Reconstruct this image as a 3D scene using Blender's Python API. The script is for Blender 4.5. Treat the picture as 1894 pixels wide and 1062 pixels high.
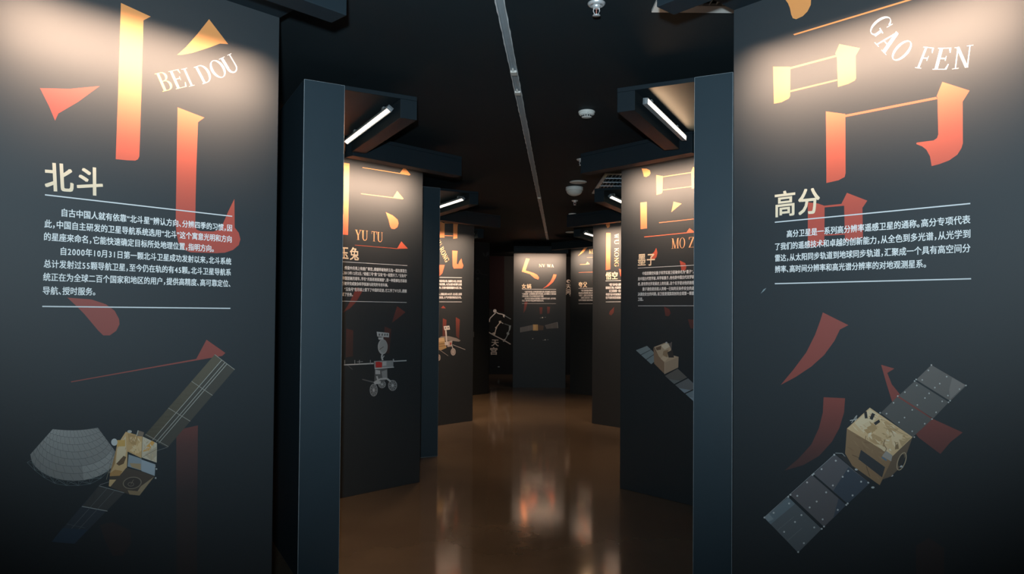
import bpy, bmesh, math, random
from mathutils import Vector, Matrix
random.seed(7)
for o in list(bpy.data.objects):
    bpy.data.objects.remove(o, do_unlink=True)
SC = bpy.context.scene
COL = SC.collection

# ------------------------------------------------------------------ camera
F_PX, W_PX, H_PX = 1320.0, 1894.0, 1062.0
CAM_H, PITCH, ROLL, SHIFT_Y = 1.55, 0.0185, 0.008, 0.0129
cam_data = bpy.data.cameras.new('camera')
cam = bpy.data.objects.new('camera', cam_data)
COL.objects.link(cam)
cam_data.sensor_width = 36.0
cam_data.lens = 36.0 * F_PX / W_PX
cam_data.shift_y = SHIFT_Y
cam_data.clip_start = 0.05
CAM_M = Matrix.Translation((0, 0, CAM_H)) @ Matrix.Rotation(math.pi / 2 + PITCH, 4, 'X') @ Matrix.Rotation(ROLL, 4, 'Z')
cam.matrix_world = CAM_M
SC.camera = cam

# ------------------------------------------------------------------ view, world, photographer's lamp
SC.view_settings.view_transform = 'Standard'
SC.view_settings.look = 'None'
SC.view_settings.gamma = 1.0
SC.view_settings.use_curve_mapping = False
SC.view_settings.exposure = 0.0
world = bpy.data.worlds.new('hall_air')
SC.world = world
world.use_nodes = True
world.node_tree.nodes['Background'].inputs[0].default_value = (0.35, 0.55, 0.75, 1)
world.node_tree.nodes['Background'].inputs[1].default_value = 0.004

# the small cool lamp beside the camera: its shadows of canopies and sprinkler are on the ceiling of the photo
sp = bpy.data.lights.new('camera_lamp', 'SPOT')
sp.energy = 530
sp.color = (0.72, 0.90, 1.0)
sp.spot_size = math.radians(124)
sp.spot_blend = 1.0
sp.shadow_soft_size = 0.035
spo = bpy.data.objects.new('camera_lamp', sp)
COL.objects.link(spo)
spo.location = (-0.05, -0.05, 1.74)
spo.rotation_euler = (math.radians(90 + 29), 0, 0)

LED_COLOR = (1.0, 0.66, 0.455)
LED_PANEL_W = 7.6
LED_FIN_W = 24.0
LED_FIN_COLOR = (1.0, 0.60, 0.32)

# ------------------------------------------------------------------ materials
def new_mat(name):
    m = bpy.data.materials.new(name)
    m.use_nodes = True
    nt = m.node_tree
    return m, nt, nt.nodes['Principled BSDF']

def paint(name, col, rough=0.5, metal=0.0, spec=0.5, var=0.12, scale=6.0, bump=0.0, bscale=200.0, rvar=0.0):
    m, nt, b = new_mat(name)
    tc = nt.nodes.new('ShaderNodeTexCoord')
    n = nt.nodes.new('ShaderNodeTexNoise')
    n.inputs['Scale'].default_value = scale
    n.inputs['Detail'].default_value = 4
    nt.links.new(tc.outputs['Object'], n.inputs['Vector'])
    mix = nt.nodes.new('ShaderNodeMix')
    mix.data_type = 'RGBA'
    lo = tuple(c * (1 - var) for c in col)
    hi = tuple(min(1, c * (1 + var)) for c in col)
    mix.inputs['A'].default_value = (*lo, 1)
    mix.inputs['B'].default_value = (*hi, 1)
    nt.links.new(n.outputs['Fac'], mix.inputs['Factor'])
    nt.links.new(mix.outputs['Result'], b.inputs['Base Color'])
    b.inputs['Roughness'].default_value = rough
    b.inputs['Metallic'].default_value = metal
    b.inputs['Specular IOR Level'].default_value = spec
    if rvar:
        mr = nt.nodes.new('ShaderNodeMapRange')
        mr.inputs['To Min'].default_value = rough - rvar
        mr.inputs['To Max'].default_value = rough + rvar
        nt.links.new(n.outputs['Fac'], mr.inputs['Value'])
        nt.links.new(mr.outputs['Result'], b.inputs['Roughness'])
    if bump:
        n2 = nt.nodes.new('ShaderNodeTexNoise')
        n2.inputs['Scale'].default_value = bscale
        n2.inputs['Detail'].default_value = 3
        nt.links.new(tc.outputs['Object'], n2.inputs['Vector'])
        bp = nt.nodes.new('ShaderNodeBump')
        bp.inputs['Strength'].default_value = bump
        bp.inputs['Distance'].default_value = 0.002
        nt.links.new(n2.outputs['Fac'], bp.inputs['Height'])
        nt.links.new(bp.outputs['Normal'], b.inputs['Normal'])
    return m

PANEL_ROUGH = 0.63
PANEL_SPEC = 1.0      # satin film over the print
M_BOARD = paint('printed_board', (0.010, 0.018, 0.024), PANEL_ROUGH, spec=PANEL_SPEC, var=0.06, scale=3)
M_FIN = paint('slate_paint', (0.027, 0.050, 0.067), 0.55, spec=0.4, var=0.08, scale=4, bump=0.12)
M_CANOPY = paint('canopy_paint', (0.013, 0.022, 0.029), 0.6, spec=0.25, var=0.08, scale=4, bump=0.1)
M_CEIL = paint('ceiling_paint', (0.014, 0.023, 0.028), 0.75, spec=0.25, var=0.15, scale=1.3, bump=0.25, bscale=60)
M_WALL = paint('black_wall_paint', (0.010, 0.013, 0.015), 0.7, spec=0.3, var=0.1, scale=2)
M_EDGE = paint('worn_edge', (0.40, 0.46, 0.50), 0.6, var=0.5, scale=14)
M_WHITE = paint('white_plastic', (0.90, 0.88, 0.83), 0.4, var=0.03)
M_GREYPL = paint('grey_plastic', (0.78, 0.74, 0.68), 0.35, var=0.05)
M_CHROME = paint('chrome', (0.90, 0.91, 0.92), 0.32, metal=0.6, var=0.02)
M_ALU = paint('aluminium', (0.46, 0.52, 0.56), 0.42, metal=0.25, var=0.12, scale=18)
M_ZINC = paint('zinc_bracket', (0.55, 0.58, 0.6), 0.4, metal=0.6, var=0.1, scale=60)
M_DARKPL = paint('dark_plastic', (0.03, 0.03, 0.03), 0.5, var=0.05)
M_PLASTER = paint('raw_plaster_edge', (0.92, 0.93, 0.93), 0.8, var=0.15, scale=40)
M_BULB = paint('red_glass_bulb', (0.5, 0.2, 0.16), 0.15, var=0.02)

# polished epoxy floor
M_FLOOR, nt, b = new_mat('polished_epoxy_floor')
tc = nt.nodes.new('ShaderNodeTexCoord')
n = nt.nodes.new('ShaderNodeTexNoise'); n.inputs['Scale'].default_value = 0.9; n.inputs['Detail'].default_value = 7
n.inputs['Roughness'].default_value = 0.6
nt.links.new(tc.outputs['Object'], n.inputs['Vector'])
cr = nt.nodes.new('ShaderNodeValToRGB')
cr.color_ramp.elements[0].position = 0.3; cr.color_ramp.elements[0].color = (0.100, 0.076, 0.054, 1)
cr.color_ramp.elements[1].position = 0.72; cr.color_ramp.elements[1].color = (0.155, 0.120, 0.086, 1)
nt.links.new(n.outputs['Fac'], cr.inputs['Fac'])
nt.links.new(cr.outputs['Color'], b.inputs['Base Color'])
n2 = nt.nodes.new('ShaderNodeTexNoise'); n2.inputs['Scale'].default_value = 5.0; n2.inputs['Detail'].default_value = 5
nt.links.new(tc.outputs['Object'], n2.inputs['Vector'])
mr = nt.nodes.new('ShaderNodeMapRange'); mr.inputs['To Min'].default_value = 0.07; mr.inputs['To Max'].default_value = 0.125
nt.links.new(n2.outputs['Fac'], mr.inputs['Value'])
nt.links.new(mr.outputs['Result'], b.inputs['Roughness'])
b.inputs['IOR'].default_value = 1.6
bp = nt.nodes.new('ShaderNodeBump'); bp.inputs['Strength'].default_value = 0.03; bp.inputs['Distance'].default_value = 0.003
nt.links.new(n2.outputs['Fac'], bp.inputs['Height']); nt.links.new(bp.outputs['Normal'], b.inputs['Normal'])

# printed inks: colour lives in the mesh's "Ink" attribute (flat printed colours)
M_INK, nt, b = new_mat('printed_ink')
at_ = nt.nodes.new('ShaderNodeAttribute'); at_.attribute_name = 'Ink'
nt.links.new(at_.outputs['Color'], b.inputs['Base Color'])
b.inputs['Roughness'].default_value = PANEL_ROUGH
b.inputs['Specular IOR Level'].default_value = PANEL_SPEC

M_MATTE, nt, b = new_mat('matte_mural_ink')
at_ = nt.nodes.new('ShaderNodeAttribute'); at_.attribute_name = 'Ink'
nt.links.new(at_.outputs['Color'], b.inputs['Base Color'])
b.inputs['Roughness'].default_value = 0.9
b.inputs['Specular IOR Level'].default_value = 0.08

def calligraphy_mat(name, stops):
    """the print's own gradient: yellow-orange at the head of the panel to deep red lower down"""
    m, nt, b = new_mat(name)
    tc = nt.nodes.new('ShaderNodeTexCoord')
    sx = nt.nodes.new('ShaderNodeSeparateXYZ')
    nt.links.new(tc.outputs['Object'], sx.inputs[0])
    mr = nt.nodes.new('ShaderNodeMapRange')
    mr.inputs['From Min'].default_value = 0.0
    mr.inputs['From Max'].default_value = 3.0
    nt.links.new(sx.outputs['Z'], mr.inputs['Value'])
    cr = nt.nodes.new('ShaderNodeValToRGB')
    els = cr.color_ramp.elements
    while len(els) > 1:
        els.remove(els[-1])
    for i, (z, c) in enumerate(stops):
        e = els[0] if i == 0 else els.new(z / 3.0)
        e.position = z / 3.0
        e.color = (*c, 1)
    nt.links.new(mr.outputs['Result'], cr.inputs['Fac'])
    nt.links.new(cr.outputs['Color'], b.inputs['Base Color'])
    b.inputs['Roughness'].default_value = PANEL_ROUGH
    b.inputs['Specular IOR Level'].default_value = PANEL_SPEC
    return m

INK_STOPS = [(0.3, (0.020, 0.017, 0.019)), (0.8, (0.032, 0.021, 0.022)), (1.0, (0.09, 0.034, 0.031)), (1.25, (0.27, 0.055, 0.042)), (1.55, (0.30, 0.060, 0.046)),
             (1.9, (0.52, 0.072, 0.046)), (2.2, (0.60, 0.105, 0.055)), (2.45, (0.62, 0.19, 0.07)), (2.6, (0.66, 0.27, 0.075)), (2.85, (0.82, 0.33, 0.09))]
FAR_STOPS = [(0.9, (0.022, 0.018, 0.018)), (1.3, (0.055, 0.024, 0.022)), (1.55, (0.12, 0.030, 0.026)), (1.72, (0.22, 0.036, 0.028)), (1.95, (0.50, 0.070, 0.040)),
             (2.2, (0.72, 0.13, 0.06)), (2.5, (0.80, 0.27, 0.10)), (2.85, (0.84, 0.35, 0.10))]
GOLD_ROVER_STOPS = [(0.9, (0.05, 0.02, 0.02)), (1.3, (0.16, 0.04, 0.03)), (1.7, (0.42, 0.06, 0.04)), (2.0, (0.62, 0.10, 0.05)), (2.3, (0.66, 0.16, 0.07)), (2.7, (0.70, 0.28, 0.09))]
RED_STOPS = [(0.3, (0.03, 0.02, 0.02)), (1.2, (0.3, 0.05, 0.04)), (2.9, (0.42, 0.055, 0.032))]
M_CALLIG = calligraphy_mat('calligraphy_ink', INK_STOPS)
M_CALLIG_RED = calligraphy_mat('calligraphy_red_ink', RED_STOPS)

def emitter(name, col, s):
    m, nt, b = new_mat(name)
    b.inputs['Base Color'].default_value = (0.1, 0.1, 0.1, 1)
    b.inputs['Emission Color'].default_value = (*col, 1)
    b.inputs['Emission Strength'].default_value = s
    return m
M_LED = emitter('led_lens', (1.0, 0.82, 0.66), 5.0)
M_LEDBASE = emitter('led_lens_gap', (1.0, 0.50, 0.26), 0.12)
M_GREENLED = emitter('teal_indicator', (0.1, 0.9, 0.8), 1.2)

# ------------------------------------------------------------------ object helpers
def link_mesh(name, bm, mats, parent=None):
    me = bpy.data.meshes.new(name)
    bm.normal_update()
    bm.to_mesh(me)
    bm.free()
    for m in (mats if isinstance(mats, (list, tuple)) else [mats]):
        me.materials.append(m)
    o = bpy.data.objects.new(name, me)
    COL.objects.link(o)
    if parent is not None:
        o.parent = parent
    return o

def tag(o, label=None, cat=None, group=None, kind=None):
    if label: o['label'] = label
    if cat: o['category'] = cat
    if group: o['group'] = group
    if kind: o['kind'] = kind
    return o

def thing(name, label, cat, loc, rotz=0.0, group=None):
    o = bpy.data.objects.new(name, None)
    o.empty_display_size = 0.1
    COL.objects.link(o)
    o.location = loc
    o.rotation_euler = (0, 0, rotz)
    return tag(o, label, cat, group)

def box(bm, x0, x1, y0, y1, z0, z1, mi=0, bevel=0.0, edge_mi=None):
    vs = [bm.verts.new((x, y, z)) for z in (z0, z1) for y in (y0, y1) for x in (x0, x1)]
    q = [(0, 2, 3, 1), (4, 5, 7, 6), (0, 1, 5, 4), (1, 3, 7, 5), (3, 2, 6, 7), (2, 0, 4, 6)]
    fs = []
    for f in q:
        fc = bm.faces.new([vs[i] for i in f])
        fc.material_index = mi
        fs.append(fc)
    if bevel:
        es = list({e for f in fs for e in f.edges})
        r_ = bmesh.ops.bevel(bm, geom=es, offset=bevel, segments=2, affect='EDGES', profile=0.5)
        if edge_mi is not None:
            for f in r_['faces']:
                f.material_index = edge_mi
    return fs

def lathe(bm, prof, seg=32, cx=0, cy=0, mi=0, z0=0.0):
    rings = []
    for r, z in prof:
        if r < 1e-6:
            rings.append([bm.verts.new((cx, cy, z + z0))])
        else:
            rings.append([bm.verts.new((cx + r * math.cos(2 * math.pi * k / seg), cy + r * math.sin(2 * math.pi * k / seg), z + z0)) for k in range(seg)])
    for a, b_ in zip(rings[:-1], rings[1:]):
        for k in range(seg):
            k2 = (k + 1) % seg
            if len(a) == 1 and len(b_) == 1:
                continue
            if len(a) == 1:
                f = bm.faces.new((a[0], b_[k2], b_[k]))
            elif len(b_) == 1:
                f = bm.faces.new((a[k], a[k2], b_[0]))
            else:
                f = bm.faces.new((a[k], a[k2], b_[k2], b_[k]))
            f.material_index = mi
            f.smooth = True
    bmesh.ops.recalc_face_normals(bm, faces=bm.faces[:])

def tube(bm, pts, r, seg=10, mi=0):
    pts = [Vector(p) for p in pts]
    prev = None
    for i, p in enumerate(pts):
        d = (pts[min(i + 1, len(pts) - 1)] - pts[max(i - 1, 0)]).normalized()
        a = d.orthogonal().normalized() if abs(d.z) > 0.99 else d.cross(Vector((0, 0, 1))).normalized()
        c = d.cross(a)
        ring = [bm.verts.new(p + a * r * math.cos(2 * math.pi * k / seg) + c * r * math.sin(2 * math.pi * k / seg)) for k in range(seg)]
        if prev:
            for k in range(seg):
                f = bm.faces.new((prev[k], prev[(k + 1) % seg], ring[(k + 1) % seg], ring[k]))
                f.smooth = True
                f.material_index = mi
        prev = ring

# ------------------------------------------------------------------ a board's own drawing plane
class Board:
    """local frame of an upright board: x to the viewer's right along the face, y into the board, z up"""
    def __init__(self, ex, ey, ang):
        self.m = Matrix.Translation((ex, ey, 0)) @ Matrix.Rotation(ang, 4, 'Z')
        self.inv = self.m.inverted()
        self.o = self.inv @ CAM_M.translation
    def at(self, px, py):
        d = Vector(((px - W_PX / 2) / F_PX, (H_PX / 2 - py) / F_PX + SHIFT_Y * W_PX / F_PX, -1.0))
        d = self.inv.to_3x3() @ (CAM_M.to_3x3() @ d)
        t = -self.o.y / d.y
        p = self.o + d * t
        return Vector((p.x, p.z))

LAY = 0.0003
def finish_ink(bm, inks, name, parent, layer, mat):
    """lift a flat print off the board by a hair and store its ink colours"""
    for v in bm.verts:
        v.co = Vector((v.co.x, -(layer + v.co.z) * LAY, v.co.y))
    for f in bm.faces:
        f.normal_update()
        if f.normal.y > 0:
            f.normal_flip()
    me = bpy.data.meshes.new(name)
    bm.to_mesh(me)
    bm.free()
    me.materials.append(mat)
    if inks is not None:
        a = me.color_attributes.new('Ink', 'FLOAT_COLOR', 'CORNER')
        ml = me.attributes.get('ink_id')
        for p in me.polygons:
            c = inks[ml.data[p.index].value] if ml else inks[0]
            for li in p.loop_indices:
                a.data[li].color = (*c, 1)
    o = bpy.data.objects.new(name, me)
    COL.objects.link(o)
    o.parent = parent
    return o

class Art:
    """flat printed shapes on a board, painted back to front; each later shape sits a little further out"""
    def __init__(self, board, off=(0, 0), scale=1.0):
        self.b, self.off, self.s = board, off, scale
        self.polys = []            # (points2d, colour)
    def P(self, p):
        return self.b.at(self.off[0] + p[0] * self.s, self.off[1] + p[1] * self.s)
    def frame(self, off, scale):
        self.off, self.s = off, scale
        return self
    def poly(self, pts, c=(1, 1, 1)):
        self.polys.append(([self.P(p) for p in pts], c))
    def line(self, a, b_, w, c=(1, 1, 1)):
        a, b_ = Vector(a), Vector(b_)
        d = (b_ - a).normalized()
        nrm = Vector((-d.y, d.x)) * w / 2
        self.poly([a + nrm, b_ + nrm, b_ - nrm, a - nrm], c)
    def path(self, pts, w, c=(1, 1, 1)):
        for p, q in zip(pts[:-1], pts[1:]):
            self.line(p, q, w, c)
    def ell(self, cx, cy, rx, ry, c=(1, 1, 1), rot=0.0, n=28):
        ca, sa = math.cos(rot), math.sin(rot)
        self.poly([(cx + rx * math.cos(t) * ca - ry * math.sin(t) * sa, cy + rx * math.cos(t) * sa + ry * math.sin(t) * ca)
                   for t in [2 * math.pi * k / n for k in range(n)]], c)
    def ring(self, cx, cy, rx, ry, w, c=(1, 1, 1), rot=0.0, n=28, a0=0, a1=2 * math.pi):
        ca, sa = math.cos(rot), math.sin(rot)
        pts = [(cx + rx * math.cos(t) * ca - ry * math.sin(t) * sa, cy + rx * math.cos(t) * sa + ry * math.sin(t) * ca)
               for t in [a0 + (a1 - a0) * k / n for k in range(n + 1)]]
        self.path(pts, w, c)
    def crinkle(self, quad, n, cols, size=0.16):
        """small slivers of crumpled foil inside a printed quad"""
        q = [Vector(p) for p in quad]
        for _ in range(n):
            u, v = random.uniform(0.08, 0.92), random.uniform(0.08, 0.92)
            an, L, w = random.uniform(0, PI), random.uniform(0.3, 1.0) * size, random.uniform(0.12, 0.4) * size
            pts = []
            for du, dv in ((-L, 0), (0, w), (L, 0), (random.uniform(-.3, .3) * L, -w * .5)):
                uu = min(0.99, max(0.01, u + du * math.cos(an) - dv * math.sin(an)))
                vv = min(0.99, max(0.01, v + du * math.sin(an) + dv * math.cos(an)))
                pts.append(q[0].lerp(q[1], uu).lerp(q[3].lerp(q[2], uu), vv))
            self.poly(pts, random.choice(cols))
    def build_each(self, name, parent, layer, mat):
        allp = self.polys
        for q in allp:
            self.polys = [q]
            self.build(name, parent, layer, mat, steps=False)
        self.polys = allp
    def build(self, name, parent, layer, mat=None, steps=True, ink=None):
        bm = bmesh.new()
        lid = bm.faces.layers.int.new('ink_id')
        inks = []
        depth = []
        for i, (pts, c) in enumerate(self.polys):
            vs = [bm.verts.new((p.x, p.y, 0)) for p in pts]
            try:
                f = bm.faces.new(vs)
            except ValueError:
                continue
            f[lid] = len(inks)
            inks.append(c)
            for v in vs:
                depth.append((v, i))
        bmesh.ops.triangulate(bm, faces=[f for f in bm.faces if len(f.verts) > 4], ngon_method='EAR_CLIP')
        n = max(1, len(self.polys))
        dd = {v: i for v, i in depth}
        for v in bm.verts:
            v.co.z = dd.get(v, 0)
        for v in bm.verts:
            k = v.co.z / n if steps else 0.0
            v.co = Vector((v.co.x, -(layer + 0.9 * k) * LAY, v.co.y))
        bm.normal_update()
        for f in bm.faces:
            if f.normal.y > 0:
                f.normal_flip()
        me = bpy.data.meshes.new(name)
        bm.to_mesh(me)
        bm.free()
        me.materials.append(mat or ink or M_INK)
        if mat is None:
            a = me.color_attributes.new('Ink', 'FLOAT_COLOR', 'CORNER')
            ids = [d.value for d in me.attributes['ink_id'].data]
            for p in me.polygons:
                c = inks[ids[p.index]]
                for li in p.loop_indices:
                    a.data[li].color = (*c, 1)
        o = bpy.data.objects.new(name, me)
        COL.objects.link(o)
        o.parent = parent
        return o

# ------------------------------------------------------------------ lettering
_tc = bpy.data.curves.new('lettering', 'FONT')
_to = bpy.data.objects.new('lettering', _tc)
COL.objects.link(_to)
_glyphs = {}
def glyph(ch):
    if ch not in _glyphs:
        _tc.body = ch
        _tc.size = 1.0
        _tc.resolution_u = 3
        bpy.context.view_layer.update()
        me = bpy.data.meshes.new_from_object(_to.evaluated_get(bpy.context.evaluated_depsgraph_get()))
        _glyphs[ch] = ([(v.co.x, v.co.y) for v in me.vertices], [tuple(p.vertices) for p in me.polygons])
        bpy.data.meshes.remove(me)
    return _glyphs[ch]
def layout(s):
    """characters on an em grid; punctuation takes a half width, as on the panels"""
    vs, fs, x = [], [], 0.0
    for ch in s:
        gv, gf = glyph(ch)
        if ch in '，、。':
            dx, adv = 0.0, 0.52
        elif ch in '“”':
            dx, adv = 0.0, 0.46
        elif ch.isascii():
            gw = max(v[0] for v in gv) - min(v[0] for v in gv)
            adv = 0.60
            dx = (adv - gw) / 2 - min(v[0] for v in gv)
        else:
            dx, adv = 0.0, 1.0
        k = len(vs)
        vs += [(x + dx + px, py) for px, py in gv]
        fs += [tuple(k + q for q in f_) for f_ in gf]
        x += adv
    return vs, fs
def text_mesh(board, parent, name, lines, col, layer, bold=0.012, mat=None):
    """lines: (string, (px,py) lower left, (px,py) lower right, em in metres or None)"""
    bm = bmesh.new()
    for s, p0, p1, em in lines:
        a, b_ = board.at(*p0), board.at(*p1)
        vs, fs = layout(s)
        x0, x1 = min(v[0] for v in vs), max(v[0] for v in vs)
        L = (b_ - a).length
        sx = L / (x1 - x0)
        sy = em if em else sx
        d = (b_ - a).normalized()
        u = Vector((-d.y, d.x))
        for kk, (ox, oy) in enumerate(((-bold, -0.6 * bold), (bold, 0.6 * bold), (bold, -0.6 * bold), (-bold, 0.6 * bold))):
            nv = [bm.verts.new((*(a + d * (x - x0 + ox) * sx + u * (y + 0.07 + oy) * sy), 0.2 * kk)) for x, y in vs]
            for f in fs:
                try:
                    bm.faces.new([nv[i] for i in f])
                except ValueError:
                    pass
    return finish_ink(bm, [col], name, parent, layer, mat or M_INK)

# serif capitals, cap height 1, drawn as polygons
ST, HR, SF = 0.105, 0.030, 0.024
def _r(x0, y0, x1, y1): return [(x0, y0), (x1, y0), (x1, y1), (x0, y1)]
def _bar(x0, y0, x1, y1, w):
    """diagonal bar with horizontal ends of width w"""
    return [(x0 - w / 2, y0), (x0 + w / 2, y0), (x1 + w / 2, y1), (x1 - w / 2, y1)]
def _arc(cx, cy, rx, ry, tx, ty, a0, a1, n=18):
    out = []
    for k in range(n):
        t0, t1 = a0 + (a1 - a0) * k / n, a0 + (a1 - a0) * (k + 1) / n
        out.append([(cx + rx * math.cos(t0), cy + ry * math.sin(t0)), (cx + rx * math.cos(t1), cy + ry * math.sin(t1)),
                    (cx + (rx - tx) * math.cos(t1), cy + (ry - ty) * math.sin(t1)), (cx + (rx - tx) * math.cos(t0), cy + (ry - ty) * math.sin(t0))])
    return out
def _stem(x, w=ST, s=0.11, top=True, bot=True):
    o = [_r(x, 0, x + w, 1)]
    if bot: o.append(_r(x - s, 0, x + w + s, SF))
    if top: o.append(_r(x - s, 1 - SF, x + w + s, 1))
    return o
PI = math.pi
GL = {
 'I': (0.40, _stem(0.13)),
 'E': (0.66, [_r(0.08, 0, 0.215, 1), _r(0, 0, 0.60, HR), _r(0, 1 - HR, 0.56, 1), _r(0.2, 0.49, 0.45, 0.54), [(0.60, 0), (0.64, 0.25), (0.60, 0.25), (0.52, 0.04)], [(0.56, 1), (0.58, 0.77), (0.55, 0.77), (0.48, 0.96)], _r(0.43, 0.41, 0.46, 0.62)]),
 'F': (0.60, _stem(0.1, top=False) + [_r(0, 1 - HR, 0.56, 1), _r(0.2, 0.47, 0.45, 0.52), [(0.56, 1), (0.58, 0.76), (0.55, 0.76), (0.48, 0.96)], _r(0.43, 0.39, 0.46, 0.60)]),
 'B': (0.66, [_r(0.08, 0, 0.215, 1), _r(0, 0, 0.35, HR), _r(0, 1 - HR, 0.32, 1), _r(0.2, 0.51, 0.34, 0.55)] + _arc(0.33, 0.27, 0.28, 0.27, 0.13, HR, -PI / 2, PI / 2) + _arc(0.31, 0.765, 0.25, 0.235, 0.12, HR, -PI / 2, PI / 2)),
 'D': (0.78, [_r(0.08, 0, 0.215, 1), _r(0, 0, 0.33, HR), _r(0, 1 - HR, 0.33, 1)] + _arc(0.31, 0.5, 0.42, 0.5, 0.14, HR, -PI / 2, PI / 2)),
 'O': (0.80, _arc(0.39, 0.5, 0.38, 0.52, 0.13, HR, 0, 2 * PI, 32)),
 'U': (0.78, [_r(0.1, 0.32, 0.235, 1), _r(0.61, 0.32, 0.665, 1), _r(0, 1 - SF, 0.34, 1), _r(0.52, 1 - SF, 0.76, 1)] + _arc(0.3825, 0.33, 0.2825, 0.35, 0.12, 0.06, PI, 1.5 * PI) + _arc(0.3825, 0.33, 0.2825, 0.35, 0.06, 0.06, 1.5 * PI, 2 * PI)),
 'G': (0.78, _arc(0.39, 0.5, 0.38, 0.52, 0.13, HR, 0.22 * PI, 1.72 * PI, 26) + [_r(0.56, 0.07, 0.69, 0.42), _r(0.46, 0.40, 0.78, 0.44), [(0.68, 0.98), (0.64, 0.70), (0.67, 0.70), (0.71, 0.98)]]),
 'A': (0.76, [_bar(0.13, 0, 0.37, 1, 0.055), _bar(0.60, 0, 0.37, 1, 0.15), _r(0.2, 0.33, 0.52, 0.37), _r(0, 0, 0.26, SF), _r(0.46, 0, 0.76, SF)]),
 'N': (0.82, [_r(0.12, 0, 0.17, 1), _r(0.65, 0, 0.70, 1), _bar(0.645, 0, 0.13, 1, 0.14), _r(0, 0, 0.29, SF), _r(0, 1 - SF, 0.2, 1), _r(0.54, 1 - SF, 0.82, 1)]),
 'V': (0.76, [_bar(0.38, 0, 0.14, 1, 0.14), _bar(0.38, 0, 0.63, 1, 0.055), _r(0, 1 - SF, 0.3, 1), _r(0.5, 1 - SF, 0.76, 1)]),
 'W': (1.05, [_bar(0.33, 0, 0.13, 1, 0.13), _bar(0.33, 0, 0.54, 1, 0.05), _bar(0.72, 0, 0.52, 1, 0.13), _bar(0.72, 0, 0.93, 1, 0.05), _r(0, 1 - SF, 0.27, 1), _r(0.40, 1 - SF, 0.66, 1), _r(0.81, 1 - SF, 1.05, 1)]),
 'K': (0.78, _stem(0.1, s=0.1) + [_bar(0.25, 0.40, 0.62, 1, 0.06), _bar(0.66, 0, 0.36, 0.56, 0.16), _r(0.5, 1 - SF, 0.76, 1), _r(0.5, 0, 0.8, SF)]),
 'R': (0.74, _stem(0.1, s=0.1, top=False) + [_r(0, 1 - HR, 0.34, 1), _r(0.2, 0.47, 0.36, 0.51), _bar(0.64, 0, 0.36, 0.49, 0.15), _r(0.56, 0, 0.76, SF)] + _arc(0.33, 0.735, 0.27, 0.265, 0.13, HR, -PI / 2, PI / 2)),
 'T': (0.68, _stem(0.27, top=False) + [_r(0.02, 1 - HR, 0.66, 1), [(0.02, 1), (0.05, 0.97), (0.03, 0.74), (0, 0.74)], [(0.66, 1), (0.63, 0.97), (0.65, 0.74), (0.68, 0.74)]]),
 'Y': (0.74, [_r(0.30, 0, 0.435, 0.46), _r(0.2, 0, 0.54, SF), _bar(0.367, 0.42, 0.13, 1, 0.14), _bar(0.38, 0.42, 0.62, 1, 0.055), _r(0, 1 - SF, 0.29, 1), _r(0.49, 1 - SF, 0.75, 1)]),
 'M': (0.95, [_r(0.12, 0, 0.17, 1), _r(0.72, 0, 0.855, 1), _bar(0.46, 0, 0.15, 1, 0.13), _bar(0.45, 0, 0.76, 1, 0.05), _r(0, 0, 0.28, SF), _r(0.62, 0, 0.95, SF), _r(0.02, 1 - SF, 0.2, 1), _r(0.74, 1 - SF, 0.95, 1)]),
 'Z': (0.70, [_bar(0.1, 0.0, 0.58, 1, 0.15), _r(0.04, 1 - HR, 0.64, 1), _r(0.02, 0, 0.66, HR), [(0.66, 0), (0.70, 0.26), (0.67, 0.26), (0.6, 0.04)], [(0.04, 1), (0.04, 0.76), (0.07, 0.76), (0.12, 0.96)]]),
 'H': (0.84, _stem(0.1, s=0.1) + _stem(0.61, s=0.1) + [_r(0.2, 0.48, 0.65, 0.53)]),
}
def letters(board, parent, name, items, h_m, col0, col1, layer, off=(0, 0), sc=1.0):
    """items: (char, baseline-left px, baseline-right px); colour runs from col0 to col1 along the word"""
    bm = bmesh.new()
    lid = bm.faces.layers.int.new('ink_id')
    inks = []
    for i, (ch, p0, p1) in enumerate(items):
        a = board.at(off[0] + p0[0] * sc, off[1] + p0[1] * sc)
        b_ = board.at(off[0] + p1[0] * sc, off[1] + p1[1] * sc)
        w, polys = GL[ch]
        d = (b_ - a)
        sx = d.length / w
        d.normalize()
        u = Vector((-d.y, d.x))
        t = i / max(1, len(items) - 1)
        inks.append(tuple(col0[k] * (1 - t) + col1[k] * t for k in range(3)))
        for kk, pg in enumerate(polys):
            f = bm.faces.new([bm.verts.new((*(a + d * x * sx + u * y * h_m), 0.9 * kk / len(polys))) for x, y in pg])
            f[lid] = i
    return finish_ink(bm, inks, name, parent, layer, M_INK)

# ------------------------------------------------------------------ the setting
TOP = CAM_H + 1.36          # top of every display board
CEIL = CAM_H + 1.46
def struct(name, b_, m, label, cat):
    bm = bmesh.new()
    box(bm, *b_)
    return tag(link_mesh(name, bm, m), label, cat, None, 'structure')
struct('floor', (-5, 5, -4, 18.2, -0.12, 0), M_FLOOR, 'brown polished epoxy floor with warm reflections', 'floor')
struct('ceiling', (-5, 5, -4, 18.2, CEIL, CEIL + 0.12), M_CEIL, 'matt black painted ceiling', 'ceiling')
struct('wall_left', (-5.12, -5, -4, 18.2, 0, CEIL), M_WALL, 'black wall on the left of the hall', 'wall')
struct('wall_right', (5, 5.12, -4, 18.2, 0, CEIL), M_WALL, 'black wall on the right of the hall', 'wall')
struct('wall_front', (-5, 5, 18.2, 18.32, 0, CEIL), M_WALL, 'black wall at the far end of the hall', 'wall')
struct('wall_back', (-5, 5, -4.12, -4, 0, CEIL), M_WALL, 'black wall behind the viewer', 'wall')

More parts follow.
